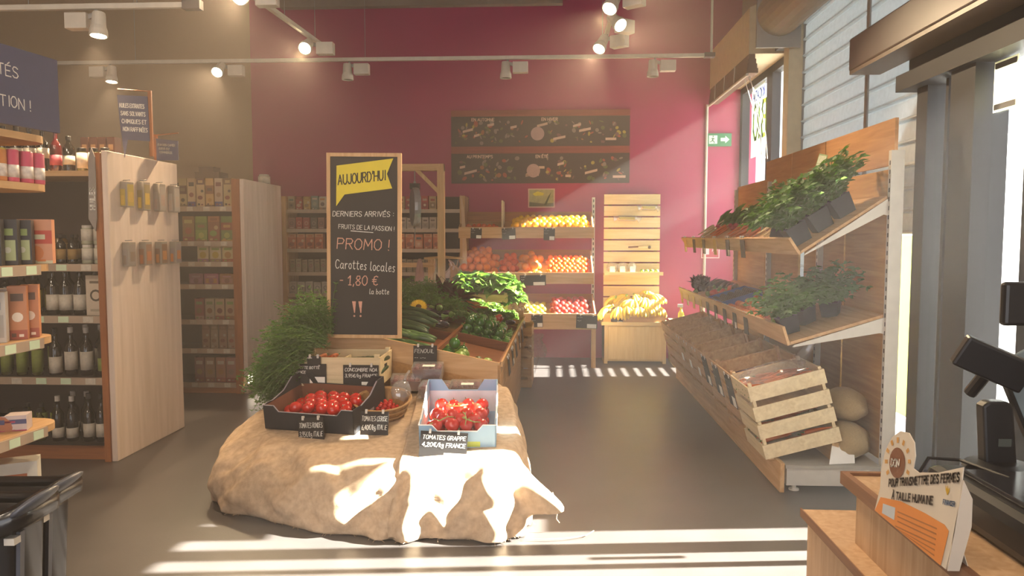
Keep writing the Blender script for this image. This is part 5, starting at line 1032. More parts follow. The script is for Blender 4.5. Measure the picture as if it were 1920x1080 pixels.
# ---- produce on the main display
pepper = fpool('green_pepper', 'pepper', peppm, .038, 1.15, lambda o, h: MB().tube([(0, 0, h * .8), (.003, 0, h + .022)], [.006, .005], 6).build('stalk', stemm, o), 16, 9, lambda t, p: 1 + .10 * math.cos(4 * t))
redpep = fpool('red_pepper', 'pepper', peppr, .042, 1.1, lambda o, h: MB().tube([(0, 0, h * .8), (.003, 0, h + .022)], [.006, .005], 6).build('stalk', stemm, o), 16, 9, lambda t, p: 1 + .10 * math.cos(4 * t))
bed = lambda x: rim(x) - .085
P = [D(x, y, bed(x) + .05 + L * .055) for L, (x0, x1, y0, y1) in enumerate(((-.39, -.05, 1.10, 1.80), (-.37, -.09, 1.14, 1.7), (-.36, -.14, 1.2, 1.6))) for x in [x0 + i * .085 for i in range(int((x1 - x0) / .085) + 1)] for y in [y0 + j * .088 + (.03 if int(x * 100) % 2 else 0) for j in range(int((y1 - y0) / .088) + 1)]]
for p in P: pepper.put('glossy green pepper heaped in the middle right tray of the display', p + Vector((random.uniform(-.01, .01), random.uniform(-.01, .01), 0)), (random.uniform(-1.2, 1.2), random.uniform(-1.2, 1.2), random.uniform(0, 6)), 'green peppers in the display')
redpep.put('red pepper lying on the green peppers by the aisle side', D(-.17, 1.83, rim(-.2) + .06), (1.2, .3, .5)); aubergine.put('dark purple aubergine end beside the red pepper', D(-.08, 1.93, rim(-.1) + .03), (0, 0, .6), scale=.7)
cab = fpool('round_courgette', 'courgette', limem, .047, .9, calyx(stemb, False), 14, 9)
for i, (x, y, k) in enumerate(((-.38, .12, 0), (-.285, .10, 0), (-.38, .22, 0), (-.28, .22, 0), (-.33, .16, 1), (-.38, .33, 0), (-.30, .34, 0))): (cab if i % 2 else pepper).put(f"round green vegetable in the front right tray corner, {ORD[i]} of seven", D(x, y, bed(x) + .05 + k * .075), (random.uniform(-.4, .4), random.uniform(-.4, .4), 0), 'round green vegetables in the front tray')
avo = fpool('avocado', 'avocado', plain('avocado_skin', '#3c4a20', .4, bump=.4, scale=80), .034, 1.25, None)
for i, (x, y) in enumerate(((-.17, .20), (-.10, .17), (-.05, .12))): (avo if i != 1 else cab).put(f"green fruit lying alone in the front right tray, {('nearest the centre', 'middle of three', 'nearest the aisle')[i]}", D(x, y, bed(x) + .036), (1.1, .2, i), scale=.85)
def leafy(name, cat, mats, n, L, w, rad, h, seed, curl=.5, up=.5, nseg=3, core=True):
    def f():
        R = random.Random(seed); m = MB()
        for i in range(n):
            a = R.uniform(0, 2 * PI); q = R.random() ** .6; r = rad * q * .45; el = up + (1 - q) * 1.1 + R.uniform(-.2, .2)
            m.leaf((r * math.cos(a), r * math.sin(a), h * (1 - q) * .3), (math.cos(a) * math.cos(el), math.sin(a) * math.cos(el), math.sin(el)), L * R.uniform(.7, 1.1), w * R.uniform(.7, 1.1), R.choice(range(len(mats))), curl * R.uniform(.5, 1.3), R.uniform(-.6, .6), nseg)
        o = m.build(name, mats, smooth=True); return tag(o, 'x', cat)
    return Pool(f)
def frilly(name, cat, mats, n, L, w, seed, curl=.7):
    def f():
        R = random.Random(seed); m = MB()
        for i in range(n):
            q = (i + .5) / n; a = i * 2.4 + R.uniform(-.2, .2); el = .05 + 1.35 * (1 - q) ** .8; r = .02 * q
            m.frill((r * math.cos(a), r * math.sin(a), .02 * (1 - q)), (math.cos(a) * math.cos(el), math.sin(a) * math.cos(el), math.sin(el)), L * R.uniform(.8, 1.1) * (.7 + .3 * q), w * R.uniform(.8, 1.15), R.choice(range(len(mats))), curl * R.uniform(.5, 1.2), R.uniform(0, 6), .16)
        return tag(m.build(name, mats, smooth=True), 'x', cat)
    return Pool(f)
lettuce = frilly('lettuce', 'lettuce', [leafl, leafl, leafm], 34, .15, .15, 3); greens = frilly('leafy_greens', 'leafy greens', [leafm, leafm, leafl], 44, .2, .12, 4, .8)
sml = frilly('small_lettuce', 'lettuce', [leafl], 26, .11, .12, 6)
for i, (x, y, s) in enumerate(((-.50, 2.26, 1.05), (-.36, 2.22, 1.1), (-.22, 2.24, 1.05), (-.45, 2.40, 1.15), (-.28, 2.42, 1.15), (-.10, 2.28, .9))): sml.put(f"pale green lettuce in the far right tray, {ORD[i]} of the front heads", D(x, y, rim(x) + .01 + (.03 if i > 2 else 0)), (0, 0, i), 'pale lettuces in the far tray', s)
for i, (x, y, z, s) in enumerate(((-.56, 2.72, .99, 1.1), (-.40, 2.72, 1.0, 1.0), (-.20, 2.7, .98, 1.1), (-.66, 2.6, .92, .9), (-.08, 2.66, .85, .8))): lettuce.put(f"large leafy lettuce, {ORD[i]} of the big heads at the far end of the display", D(x, y, z), (0, 0, i * 1.3), 'large lettuces at the far end', s * 1.25)
# back riser that lifts the big heads
t = slat_crate('wooden_crate', 'wooden crate under the big lettuces at the far end of the display', D(-.45, 2.55, .74), DRZ, .62, .36, .18, crate_w, nsl=2)

for i in range(16):
    x = -.58 - (i % 4) * .09; y = .14 + (i // 4) * .055 + (i % 2) * .01; courgette.put(f'dark green courgette in the front left tray of the display, layer {1 + i // 8}' if False else 'dark green courgette in the front left tray of the display', D(x, y, bed(x) + .035 + .035 * (i // 8) + .01 * (i // 4)), (random.uniform(-.2, .2), .15, random.uniform(-.35, .3)), 'courgettes in the front left tray')
    if i < 10: cucumber.put('long dark cucumber behind the courgettes in the left tray', D(-.70 + random.uniform(-.06, .06), .44 + i * .03, bed(-1) + .05 + .012 * i), (0, .18, random.uniform(-.25, .1)), 'cucumbers in the left tray')
for i, (x, y, z) in enumerate(((-.56, .93, .06), (-.62, 1.04, .09), (-.54, 1.12, .12), (-.66, .96, .13), (-.58, 1.0, .18), (-.70, 1.1, .14))): aubergine.put(f'glossy dark aubergine, {ORD[i]} of the heap in the left tray', D(x, y, rim(x) + z - .03), (random.uniform(-.3, .3), .2, random.uniform(0, 3)), 'aubergines in the left tray')
art = leafy('artichoke', 'artichoke', [leafm, plain('artichoke_dull', '#6a6a3a', .7)], 60, .06, .05, .05, .06, 9, -.5, .9, 2)
for i, (x, y) in enumerate(((-.84, .85), (-.78, .95), (-.73, .80), (-.86, 1.02))): art.put(f'dull green artichoke, {ORD[i]} beside the sunflower', D(x, y, rim(x) + .04), (0, 0, i), 'artichokes beside the sunflower', 1.3)
t = thing('sunflower', 'small yellow sunflower on the vegetables beside the chalkboard', 'flower', D(-.72, .86, rim(-.72) + .15), rot=(.9, 0, .2))
m = MB()
for k in range(32): a = k * PI / 16; m.leaf((.02 * math.cos(a), .02 * math.sin(a), .002 * (k % 2)), (math.cos(a), math.sin(a), .25), .048, .022, 0, .2, 0, 2)
m.build('petal_ring', plain('petal_yellow', '#e0b818', .6), t); MB().ell((0, 0, 0), (.024, .024, .01), 14, 6).build('flower_head', plain('seed_brown', '#4a3018', .9), t); MB().tube([(0, 0, 0), (0, .0, -.08), (.02, -.05, -.12)], .005, 6).build('stem', stemm, t)
R = random.Random(21)
for bi, (x, y, z, n, dx) in enumerate(((-.95, 1.45, .16, 130, -.3), (-.80, 1.45, .14, 130, .2), (-.66, 1.5, .14, 110, .5), (-.85, 1.8, .2, 110, 0), (-1.02, 1.65, .2, 110, -.2))):
    m = MB(); c = D(x, y, rim(x) + z - .06)
    for k in range(n): feather(m, c + Vector((R.uniform(-.1, .1), R.uniform(-.08, .08), R.uniform(-.03, .05))), (dx + R.uniform(-.6, .6), -.5 + R.uniform(-.4, .3), R.uniform(0, .9)), R.uniform(.12, .22), 0, R)
    tag(m.build('fennel_fronds', [leafm, stemm]), f'dark green feathery fennel tops, {ORD[bi]} tuft in the middle left tray', 'fennel greens', 'fennel tops in the left tray')
chard = leafy('chard', 'chard', [chardm, chardm, leafm], 90, .22, .06, .1, .1, 14, .7, .3, 4)
for i, (x, y) in enumerate(((-.58, 1.85), (-.70, 1.95))): chard.put(f"dark purple leafy bunch, {('nearer', 'farther')[i]} of two behind the fennel tops", D(x, y, rim(x) + .12), (0, .3, i * 2))
for i, (x, y) in enumerate(((-.86, 2.4), (-1.0, 2.3), (-.85, 2.7), (-1.05, 2.7))): greens.put(f'mid green leafy bunch, {ORD[i]} at the far left of the display', D(x, y, rim(x) + .03), (0, 0, i), 'leafy bunches at the far left', .9)
for i in range(10): carrot.put('loose pinkish carrot between the trays of the display', D(-.43 + random.uniform(-.1, .08), 1.93 + random.uniform(-.12, .1), rim(-.7) + .03 + .008 * i), (0, random.uniform(-.2, .2), random.uniform(-1, .4)), 'loose carrots between the trays')
# roots and paper at the aisle edge
for i in range(9): cab.put(f'small pale root vegetable at the far aisle edge of the display' , D(-.06 - (i % 3) * .055, 2.45 + (i // 3) * .07, rim(0) + .06), (0, 0, 0), 'root vegetables at the aisle edge', .55)
# crates stacked behind the side panel, with a clear bag
for i in range(3): slat_crate('wooden_crate', f"rough wooden crate, {('lowest', 'middle', 'topmost')[i]} of the stack at the far end of the aisle side", D(-.06, 2.40, .002 + i * .205), DRZ, .34, .52, .19, crate_w, nsl=2)
t = thing('plastic_bag', 'crumpled clear plastic bag hanging over the crate stack at the aisle', 'bag', D(.15, 2.45, .42))
o = crumple(.2, .24, .16, 3).build('film', bagm, t); o.location = (0, 0, .12)
m = MB().tube([(.02, -.02, -.1), (.0, -.04, -.2), (-.01, -.05, -.28)], [.02, .012, .003], 6); m.build('tail', bagm, t)
# ================================================================ WALL UNIT OF VEGETABLES ON THE RIGHT
t = thing('vegetable_shelf_unit', 'wooden wall unit with sloping vegetable shelves along the shutter', 'shelf unit', (0, 0, 0))
for y0, y1, z0, z1, mt in ((4.47, 5.165, .16, 1.9, ply), (5.19, 5.98, .16, 1.9, ply), (5.98, 6.12, .16, 1.17, ply), (5.98, 6.12, 1.42, 1.9, ply), (6.12, 7.04, .16, 1.9, ply), (7.06, 8.08, .16, 1.75, ply)):
    MB().box(2.0, y0, z0, 2.018, y1, z1).build('back_panel', mt, t)
opl = wood('honey_ply', '#b98a5e', '#a2734a', 'Y')
for y0, y1, z0, z1 in ((4.47, 5.55, 1.92, 2.19), (5.57, 6.3, 1.92, 2.19), (6.32, 7.04, 1.92, 2.19), (7.06, 8.08, 1.78, 2.03)):
    MB().box(1.992, y0, z0, 2.012, y1, z1).build('top_board', opl, t)
for y in (4.43, 5.57, 6.85, 8.05):
    u = MB().box(1.96, y, .0, 2.035, y + .035, 2.0)
    u = u.build('upright', white, t)
    m = MB()
    for k in range(34): m.box(1.9585, y + .008, .2 + k * .052, 1.9605, y + .02, .225 + k * .052)
    m.build('slot_row', dark, u)
MB().box(1.36, 4.38, 0.001, 1.385, 8.0, .175).build('plinth_board', pineY, t)
MB().box(1.41, 4.42, .001 + .03, 1.95, 4.46, .135).build('metal_base', white, t); MB().box(1.40, 4.41, .135, 1.95, 8.0, .155).build('base_shelf', plain('base_grey', '#a39c90', .6), t)
MB().tube([(1.46, 4.44, 0), (1.46, 4.44, .03)], .014, 8).lathe([(.03, 0), (.03, .008)], 12, c=(1.46, 4.44, 0)).build('levelling_foot', white, t)
def tier(xf, zf, xb, zb, y0, y1, fh, name):
    s = MB().prism([(xf, y0, zf), (xb, y0, zb), (xb, y0, zb + .018), (xf, y0, zf + .018)], (0, y1 - y0, 0)).build('sloping_shelf', pineY, t); s['label'] = name
    dx, dz = xb - xf, zb - zf; L = math.hypot(dx, dz); nx, nz = -dz / L, dx / L
    MB().prism([(xf, y0 + .0, zf), (xf + nx * fh, y0, zf + nz * fh), (xf + nx * fh - .016 * dx / L, y0, zf + nz * fh - .016 * dz / L), (xf - .016 * dx / L, y0, zf - .016 * dz / L)], (0, y1 - y0, 0)).build('front_board', pineY, s)
    for y in (y0 - .012, 5.58, 6.86, y1):
        MB().prism([(xf + .01, y, zf - .012), (xf + .02, y, zf - .0), (xb, y, zb), (xb + .02, y, zb - .10), (xb - .02, y, zb - .09)], (0, .01, 0)).build('bracket', white, s)
tier(1.475, 1.405, 1.955, 1.722, 4.46, 8.05, .115, 'upper sloping shelf')
tier(1.425, .865, 1.955, 1.03, 4.46, 8.02, .115, 'lower sloping shelf')
def on1(x, off=0): return 1.405 + (x - 1.475) * .66 + .022 + off
def on2(x, off=0): return .865 + (x - 1.425) * .311 + .022 + off
A1 = math.atan(.66); A2 = math.atan(.311)
# tags along the front edges
yk = plain('kraft_tag', '#c8a860', .7)
for i in range(6):
    y = 7.85 - i * .46; price_tag(f"upright tag on the upper sloping shelf edge, {ORD[i]} counted from the red wall", (1.405, y, 1.50), -PI / 2, .1, .12, .15, None, sticker=i % 2 == 0, mat=(yk if i in (0, 3) else blackm))
for i in range(9):
    y = 7.9 - i * .32; price_tag(f"upright tag on the lower sloping shelf edge, {ORD[i]} counted from the red wall", (1.385, y, .965), -PI / 2, .1, .11, .15, None, sticker=i % 2 == 1, mat=(yk if i < 4 else blackm))
for i in range(6):
    y = 6.9 - i * .38; price_tag(f"creased paper tag on the crate fronts below, {ORD[i]} counted from the red wall", (1.185, y, .585), -PI / 2, .25, .2, .22, ['--- -', '-- --'] if i > 2 else None, sticker=True, mat=(blackm if i in (3, 4, 5) else crate_w))
# ---- crates, two high, leaning to the aisle
RM = Matrix.Rotation(-.268, 4, 'Y') @ Matrix.Rotation(-PI / 2, 4, 'Z')
ED = Vector((math.cos(.268), 0, math.sin(.268))); EU = Vector((-math.sin(.268), 0, math.cos(.268)))
onion = fpool('onion', 'onion', onionm, .032, .95, None); potato = fpool('potato', 'potato', potm, .034, .8, None, 12, 8, lambda t, p: 1 + .12 * math.cos(2 * t + 1) + .05 * math.sin(5 * p)); beet = fpool('beetroot', 'beetroot', plain('beet_skin', '#5a2a30', .6, bump=.3), .036, .95, None)
garlic = fpool('garlic_bulb', 'garlic', plain('garlic_skin', '#c8b498', .6), .027, .9, None)
celer = fpool('celeriac', 'celeriac', plain('celeriac_skin', '#a08858', .9, bump=.5, scale=60), .055, .9, None)
W7 = .425
cont = [('carrots in a clear bag', carrot), ('brown potatoes', potato), ('dark beetroots', beet), ('yellow onions', onion), ('small potatoes', potato), ('brown celeriacs', celer), ('pale garlic bulbs', garlic), ('brown potatoes', potato)]
p0 = Vector((1.30, 0, .168))
for i in range(8):
    y0 = 4.46 + i * (W7 + .012); yc = y0 + W7 / 2
    for k in range(2):
        mt = crate_pale if i == 0 else crate_w
        o = slat_crate('wooden_crate', ('upper' if k else 'lower') + f" slatted wooden crate, {ORD[i]} pair from the entrance, under the sloping shelves", (0, 0, 0), 0, W7, .46, .215, mt, nsl=2, gap=.035)
        o.matrix_world = Matrix.Translation(p0 + EU * (.236 * k) + Vector((0, yc, 0))) @ RM
    q0 = p0 + EU * (.236 + (.13 if i == 0 else .095)) + Vector((0, y0, 0)); pool = cont[i][1]
    if pool is carrot:
        for j in range(30): carrot.put('orange carrot seen through the slats of the lower near crate', p0 + EU * (.05 + .035 * (j // 8)) + Vector((0, y0 + .03, 0)) + ED * (.12 + (j % 3) * .12) + Vector((0, .02 + (j % 8) * .045, 0)), (0, -.268, random.uniform(-.2, .2)), 'carrots in the lower near crate')
        for L in range(2):
            for j in range(26):
                a = random.uniform(.04, .40); b = random.uniform(.06, W7 - .06)
                carrot.put('orange carrot in the pale slatted crate at the near end', q0 + ED * (.10 + (j % 3) * .13) + EU * (L * .03 + .01) + Vector((0, .05 + (j // 3) * .04, 0)), (random.uniform(-.1, .1), -.268 + random.uniform(-.15, .15), random.uniform(-.5, .5)), 'carrots in the near pale crate')
        t2 = thing('carrot_bag', 'clear crinkled plastic bag lying over the carrots in the near crate', 'bag', q0 + ED * .22 + EU * .09 + Vector((0, W7 / 2, 0)), rot=(0, -.268, 0))
        m = MB().ell((0, 0, 0), (.19, .17, .05), 48, 22, 0, lambda a, b: 1 + .09 * math.sin(7 * a + 4 * b) + .08 * math.sin(13 * a - 9 * b) + .06 * math.sin(23 * a + 11 * b)); m.build('film', bagm, t2)
        m = MB()
        m.tube([(.16, .02, .02), (.24, .05, .06), (.3, .04, .12), (.33, .05, .17)], [.04, .03, .02, .035], 8); m.build('twisted_end', bagm, t2)
    else:
        d = .066 if pool in (potato, beet) else .062 if pool is onion else .112 if pool is celer else .054; sc = .8 if cont[i][0] == 'small potatoes' else 1; d *= sc
        n1 = int(.40 / d); n2 = int((W7 - .04) / d); lab = f"one of the {cont[i][0]} in the {ORD[i]} crate from the entrance"
        for a in range(n1):
            for b in range(n2): pool.put(lab, q0 + ED * (.045 + a * d + (d * .25 if b % 2 else 0)) + EU * (random.uniform(-.008, .012)) + Vector((0, .045 + b * d * 1.0, 0)), (random.uniform(-1, 1), random.uniform(-1, 1), random.uniform(0, 6)), f"{cont[i][0]} in the {ORD[i]} crate", sc * random.uniform(.92, 1.05))
# rail the crates rest on
MB().box(1.33, 4.5, .157, 1.36, 7.9, .172).build('crate_rail', pineY, t); MB().box(1.70, 4.5, .157, 1.74, 7.9, .268).build('crate_rail', pineY, t)
# sacks at the back of the base
jute = plain('jute_sack', '#a08a66', .95, bump=.3, scale=90)
for i, (x, y, z, s, lab) in enumerate(((1.83, 4.62, .26, (.13, .16, .11), 'lower jute sack on the white base of the wall unit, nearest the entrance'), (1.86, 4.72, .46, (.11, .2, .10), 'upper jute sack resting on the lower one in the wall unit'), (1.86, 5.0, .28, (.11, .18, .13), 'jute sack behind the others under the shelves'))):
    tag(MB().ell((0, 0, 0), s, 20, 12, 0, lambda a, b: 1 + .06 * math.sin(4 * a + 5 * b)).build('potato_sack', jute, smooth=True, loc=(x, y, z)), lab, 'sack')
tag(MB().prism([(0, 0, 0), (.16, .03, .0), (.18, .10, .10), (.05, .09, .12)], (0, .002, .002)).build('paper_sheet', paper, loc=(1.66, 4.43, .158)), 'white sheet of paper leaning on the metal base under the sacks', 'paper')
# ---- potted herbs
def herb(seed, n, L, rad, droop):
    def f():
        R = random.Random(seed); t = thing('potted_herb', 'x', 'potted herb'); w = .058; h = .105
        MB().prism([(-w * .8, -w * .8, 0), (w * .8, -w * .8, 0), (w * .8, w * .8, 0), (-w * .8, w * .8, 0)], (0, 0, .001)).add([(-w * .8, -w * .8, 0), (w * .8, -w * .8, 0), (w * .8, w * .8, 0), (-w * .8, w * .8, 0), (-w, -w, h), (w, -w, h), (w, w, h), (-w, w, h), (-w * .9, -w * .9, h), (w * .9, -w * .9, h), (w * .9, w * .9, h), (-w * .9, w * .9, h)],
            [(0, 1, 5, 4), (1, 2, 6, 5), (2, 3, 7, 6), (3, 0, 4, 7), (4, 5, 9, 8), (5, 6, 10, 9), (6, 7, 11, 10), (7, 4, 8, 11)]).build('pot', plain('pot_black%d' % seed, '#26272e', .5), t)
        MB().box(-w * .88, -w * .88, h - .02, w * .88, w * .88, h - .012).build('soil', soilm, t)
        m = MB()
        for i in range(n):
            a = R.uniform(0, 2 * PI); lean = R.uniform(.1, droop); d = Vector((math.cos(a) * lean, math.sin(a) * lean, 1)).normalized(); p = Vector((math.cos(a) * w * .4, math.sin(a) * w * .4, h - .01)); pts = []
            LL = L * R.uniform(.6, 1.1)
            for k in range(6): pts.append(p.copy()); p = p + d * (LL / 5); d = (d + Vector((math.cos(a) * .14, math.sin(a) * .14, -.12))).normalized()
            m.tube(pts, .0018, 4, 1, cap=False)
            for k in range(1, 6):
                for j in range(4): b = R.uniform(0, 2 * PI); m.leaf(pts[k], (math.cos(b), math.sin(b), R.uniform(-.2, .5)), R.uniform(.03, .05), R.uniform(.018, .03), 0, .3, R.uniform(-.8, .8), 2)
        m.build('foliage', [leafd, stemm], t, smooth=True); return t
    return Pool(f)
hA = herb(2, 75, .24, .06, .9); hB = herb(5, 70, .25, .06, 1.1)
for i, (x, lab) in enumerate(((1.54, 'black potted herb at the front of the upper sloping shelf end'), (1.668, 'black potted herb in the middle of three on the upper sloping shelf'), (1.796, 'black potted herb highest up the upper sloping shelf end'))):
    hA.put(lab, (x, 4.66, on1(x, -.0)), (0, -A1 + .04, 0), None, 1.14)
for i, (x, y, lab) in enumerate(((1.50, 4.70, 'grey potted leafy herb at the near front of the lower sloping shelf'), (1.64, 4.85, 'potted leafy herb behind the front one on the lower sloping shelf'), (1.80, 4.85, 'dark potted herb near the back of the lower sloping shelf'))):
    (hB if i < 2 else hA).put(lab, (x, y, on2(x)), (0, -A2, .5 * i), None, 1.0)
for i, (x, y, lab) in enumerate(((1.62, 5.05, 'trailing green herb behind the black pots on the upper shelf'), (1.72, 5.25, 'bushy green herb further along the upper shelf'), (1.56, 5.2, 'low green herb hanging over the upper shelf edge'))): hB.put(lab, (x, y, on1(x)), (0, -A1 + .2, i * 1.2), None, .95)
t3 = thing('herb_card', 'tall green and white card standing among the potted herbs', 'card', (1.84, 5.4, on1(1.84) + .12), rot=(-.1, .25, -1.0))
MB().box(-.035, 0, 0, .035, .003, .30).build('sheet', plain('herb_card_green', '#8aa070', .6, var=.25, scale=25), t3); MB().box(-.03, -.001, .2, .03, .0, .29).build('printed_panel', plain('herb_card_white', '#c0c8b0', .6, var=.2, scale=40), t3)
# ---- upper shelf produce (from the herbs towards the red wall)
def bunch(cat, name, mat, L, r, shape, n, topm, seed, topL=.2):
    def f():
        R = random.Random(seed); t = thing(name, 'x', cat)
        m = MB()
        for i in range(n):
            a = R.uniform(-.35, .35); off = Vector((0, (i % 3 - 1) * r * 1.6, (i // 3) * r * 1.5)); pts = []; rs = []
            for k in range(8): s = k / 7; pts.append(off + Vector((-L * s * math.cos(a), L * s * math.sin(a), 0))); rs.append(max(.001, r * shape(s)))
            m.tube(pts, rs, 8)
        m.build('roots', mat, t, smooth=True); m = MB()
        for i in range(26): 
            d = Vector((1, R.uniform(-.5, .5), R.uniform(-.1, .5))); m.tube([(0, 0, r), Vector((0, 0, r)) + d * topL * .5], .002, 4, 1, cap=False); m.leaf(Vector((0, 0, r)) + d * topL * R.uniform(.2, .5), d, topL * R.uniform(.4, .8), .04, 0, R.uniform(.0, .5), R.uniform(-1, 1), 3)
        m.build('leafy_tops', [topm, stemm], t, smooth=True); return t
    return Pool(f)
bc = bunch('carrot bunch', 'carrot_bunch', carm, .17, .012, car_shape, 9, leafm, 1); br = bunch('radish bunch', 'radish_bunch', plain('radish_pink', '#a83848', .3), .035, .014, lambda s: math.sin(PI * min(max(s, .05), .95)) ** .5, 9, leafm, 2, .18)
bb_ = bunch('beet bunch', 'beet_bunch', plain('beet_root', '#5a2028', .6), .06, .026, lambda s: math.sin(PI * min(max(s, .05), .95)) ** .5, 6, chardm, 3, .24); bp = bunch('parsnip bunch', 'parsnip_bunch', plain('pale_root', '#c8b088', .6), .18, .014, car_shape, 9, leafm, 4)
seq = [(5.55, bp, 'pale root bunch'), (5.75, bb_, 'dark beet bunch with purple leaves'), (5.95, bc, 'orange carrot bunch'), (6.15, bc, 'orange carrot bunch'), (6.35, bc, 'orange carrot bunch'), (6.55, bc, 'orange carrot bunch'), (6.8, br, 'pink radish bunch'), (7.0, br, 'pink radish bunch'), (7.25, bc, 'orange carrot bunch'), (7.5, br, 'pink radish bunch'), (7.75, bp, 'pale root bunch')]
for i, (y, pl, nm) in enumerate(seq): pl.put(f'{nm} on the upper sloping shelf, {ORD[i]} bunch after the herbs', (1.70, y, on1(1.70, .012)), (0, -A1, 0), None, 1.0)
for i, (y, pl) in enumerate(((5.65, bb_), (5.9, bp), (6.2, bb_), (6.6, br), (7.1, br), (7.6, bp))): pl.put(f'bunch high on the upper sloping shelf against the back boards, {ORD[i]} from the herbs', (1.83, y, on1(1.83, .02)), (0, -A1, .1), None, .8)
# ---- lower shelf produce
dkcab = leafy('red_cabbage', 'cabbage', [plain('cabbage_purple', '#3a2230', .4), plain('cabbage_dull', '#4a3038', .5)], 60, .09, .09, .07, .08, 31, -1.2, 1.0, 3)
for i, y in enumerate((7.9, 7.72, 7.54, 7.36)): (aubergine if i % 2 else dkcab).put(f"dark purple vegetable at the wall end of the lower shelf, {ORD[i]} from the red wall", (1.56, y, on2(1.56, .045)), (0, -A2, .4 * i), None, 1.0)
for i, y in enumerate((7.8, 7.6, 7.4, 7.2, 7.0)): aubergine.put(f'aubergine lying behind the first ones on the lower shelf, {ORD[i]} from the red wall', (1.72, y, on2(1.72, .04)), (0, -A2, .3 * i), None, 1.0)
t3 = thing('blue_tray', 'blue plastic tray of dark fruit on the lower sloping shelf', 'tray', (1.62, 6.55, on2(1.62)), rot=(0, -A2, 0)); bl = plain('blue_plastic', '#2c448c', .35)
MB().box(-.17, -.28, 0, .17, .28, .008).build('base', bl, t3)
for nm, b in (('side_panel', (-.17, -.28, 0, -.164, .28, .07)), ('side_panel', (.164, -.28, 0, .17, .28, .07)), ('end_panel', (-.17, -.28, 0, .17, -.274, .07)), ('end_panel', (-.17, .274, 0, .17, .28, .07))): MB().box(*b).build(nm, bl, t3)
fig = fpool('dark_fig', 'fig', plain('fig_skin', '#2c1c2c', .4), .028, 1.0, None)
for a in range(5):
    for b in range(8): fig.put('dark purple fruit in the blue tray', (1.49 + a * .065, 6.33 + b * .062, on2(1.49 + a * .065, .04)), (0, 0, a + b), 'dark fruit in the blue tray')
peach = fpool('peach', 'peach', fruit('peach_skin', '#b8543a', '#cf8448', .6, 8, .05), .031, .95, None)
for a in range(5):
    for b in range(13): peach.put('orange red peach on the lower sloping shelf beside the blue tray', (1.47 + a * .072, 5.25 + b * .072 + (a % 2) * .03, on2(1.47 + a * .072, .034)), (a, b, a * b), 'peaches on the lower sloping shelf')
for i, (a, b) in enumerate(((1.6, 6.95), (1.7, 7.05), (1.55, 7.1))): redpep.put(f'red pepper on the lower sloping shelf between aubergines and blue tray, {ORD[i]} of three', (a, b, on2(a, .045)), (1.2, i, 0), None, 1.0)
for i, y in enumerate((5.0, 5.12)): greens.put(f'leafy greens behind the potted herbs on the lower shelf, {ORD[i]} of two', (1.62, y, on2(1.62, .02)), (0, -A2, i), None, .6)
# ================================================================ FRUIT RACK AND BANANA STAND AT THE RED WALL
t = thing('fruit_rack', 'wooden fruit rack with three sloping trays and white perforated uprights', 'rack', (0, 0, 0))
for x in (-1.045, .535):
    u = MB().box(x - .018, 9.16, 0.001, x + .018, 9.2, 1.985).build('upright', white, t); m = MB()
    for k in range(26): m.box(x - .007, 9.1585, .3 + k * .065, x + .007, 9.1605, .335 + k * .065)
    m.build('slot_row', dark, u)
TR = [('top', -1.06, .515, 8.72, 9.14, 1.50, 1.68, .12), ('middle', -1.10, .51, 8.62, 9.14, .975, 1.22, .12), ('bottom', -1.0, .535, 8.52, 9.14, .46, .68, .17)]
def tz(k, y, off=0): _, x0, x1, y0, y1, z0, z1, fh = TR[k]; return z0 + (z1 - z0) * (y - y0) / (y1 - y0) + .018 + off
for k, (nm, x0, x1, y0, y1, z0, z1, fh) in enumerate(TR):
    s = MB().prism([(x0, y0, z0), (x0, y1, z1), (x0, y1, z1 + .015), (x0, y0, z0 + .015)], (x1 - x0, 0, 0)).build('tray_floor', pineX, t); s['label'] = nm + ' sloping tray'
    MB().box(x0, y0 - .02, z0 - .01, x1, y0, z0 + fh).build('front_board', pineX, s); MB().box(x0, y1, z1, x1, y1 + .012, z1 + .13).build('back_board', orangeX, s)
    for x in (x0, x1 - .015): MB().prism([(x, y0, z0), (x, y1, z1), (x, y1, z1 + .12), (x, y0, z0 + fh)], (.015, 0, 0)).build('end_board', pine, s)
MB().box(-.56, 8.73, 1.53, -.545, 9.13, 1.93).build('divider', crate_pale, t); 
MB().box(.485, 8.53, 0.001, .535, 8.57, .46).build('leg', pine, t); MB().box(-.98, 8.53, 0.001, -.93, 8.57, .46).build('leg', pine, t)
lemon = fpool('lemon', 'lemon', lemonm, .036, 1.12, None, fn=lambda t, p: 1.0); orange = fpool('orange', 'orange', orangec, .043, .97, None); bor = fpool('orange', 'orange', orangedk, .040, .97, None)
mand = fpool('mandarin', 'mandarin', mandm, .030, .82, calyx(stemm, False, .006)); gfr = fpool('grapefruit', 'grapefruit', grapef, .050, .95, None); clem = fpool('clementine', 'clementine', orangec, .029, .85, None)
apple = fpool('apple', 'apple', applem, .037, .9, lambda o, h: MB().tube([(0, 0, h * .8), (.004, 0, h + .012)], .002, 5).build('stalk', stemb, o)); pear = fpool('yellow_apple', 'apple', pearm, .038, .92, lambda o, h: MB().tube([(0, 0, h * .8), (.004, 0, h + .012)], .002, 5).build('stalk', stemb, o))
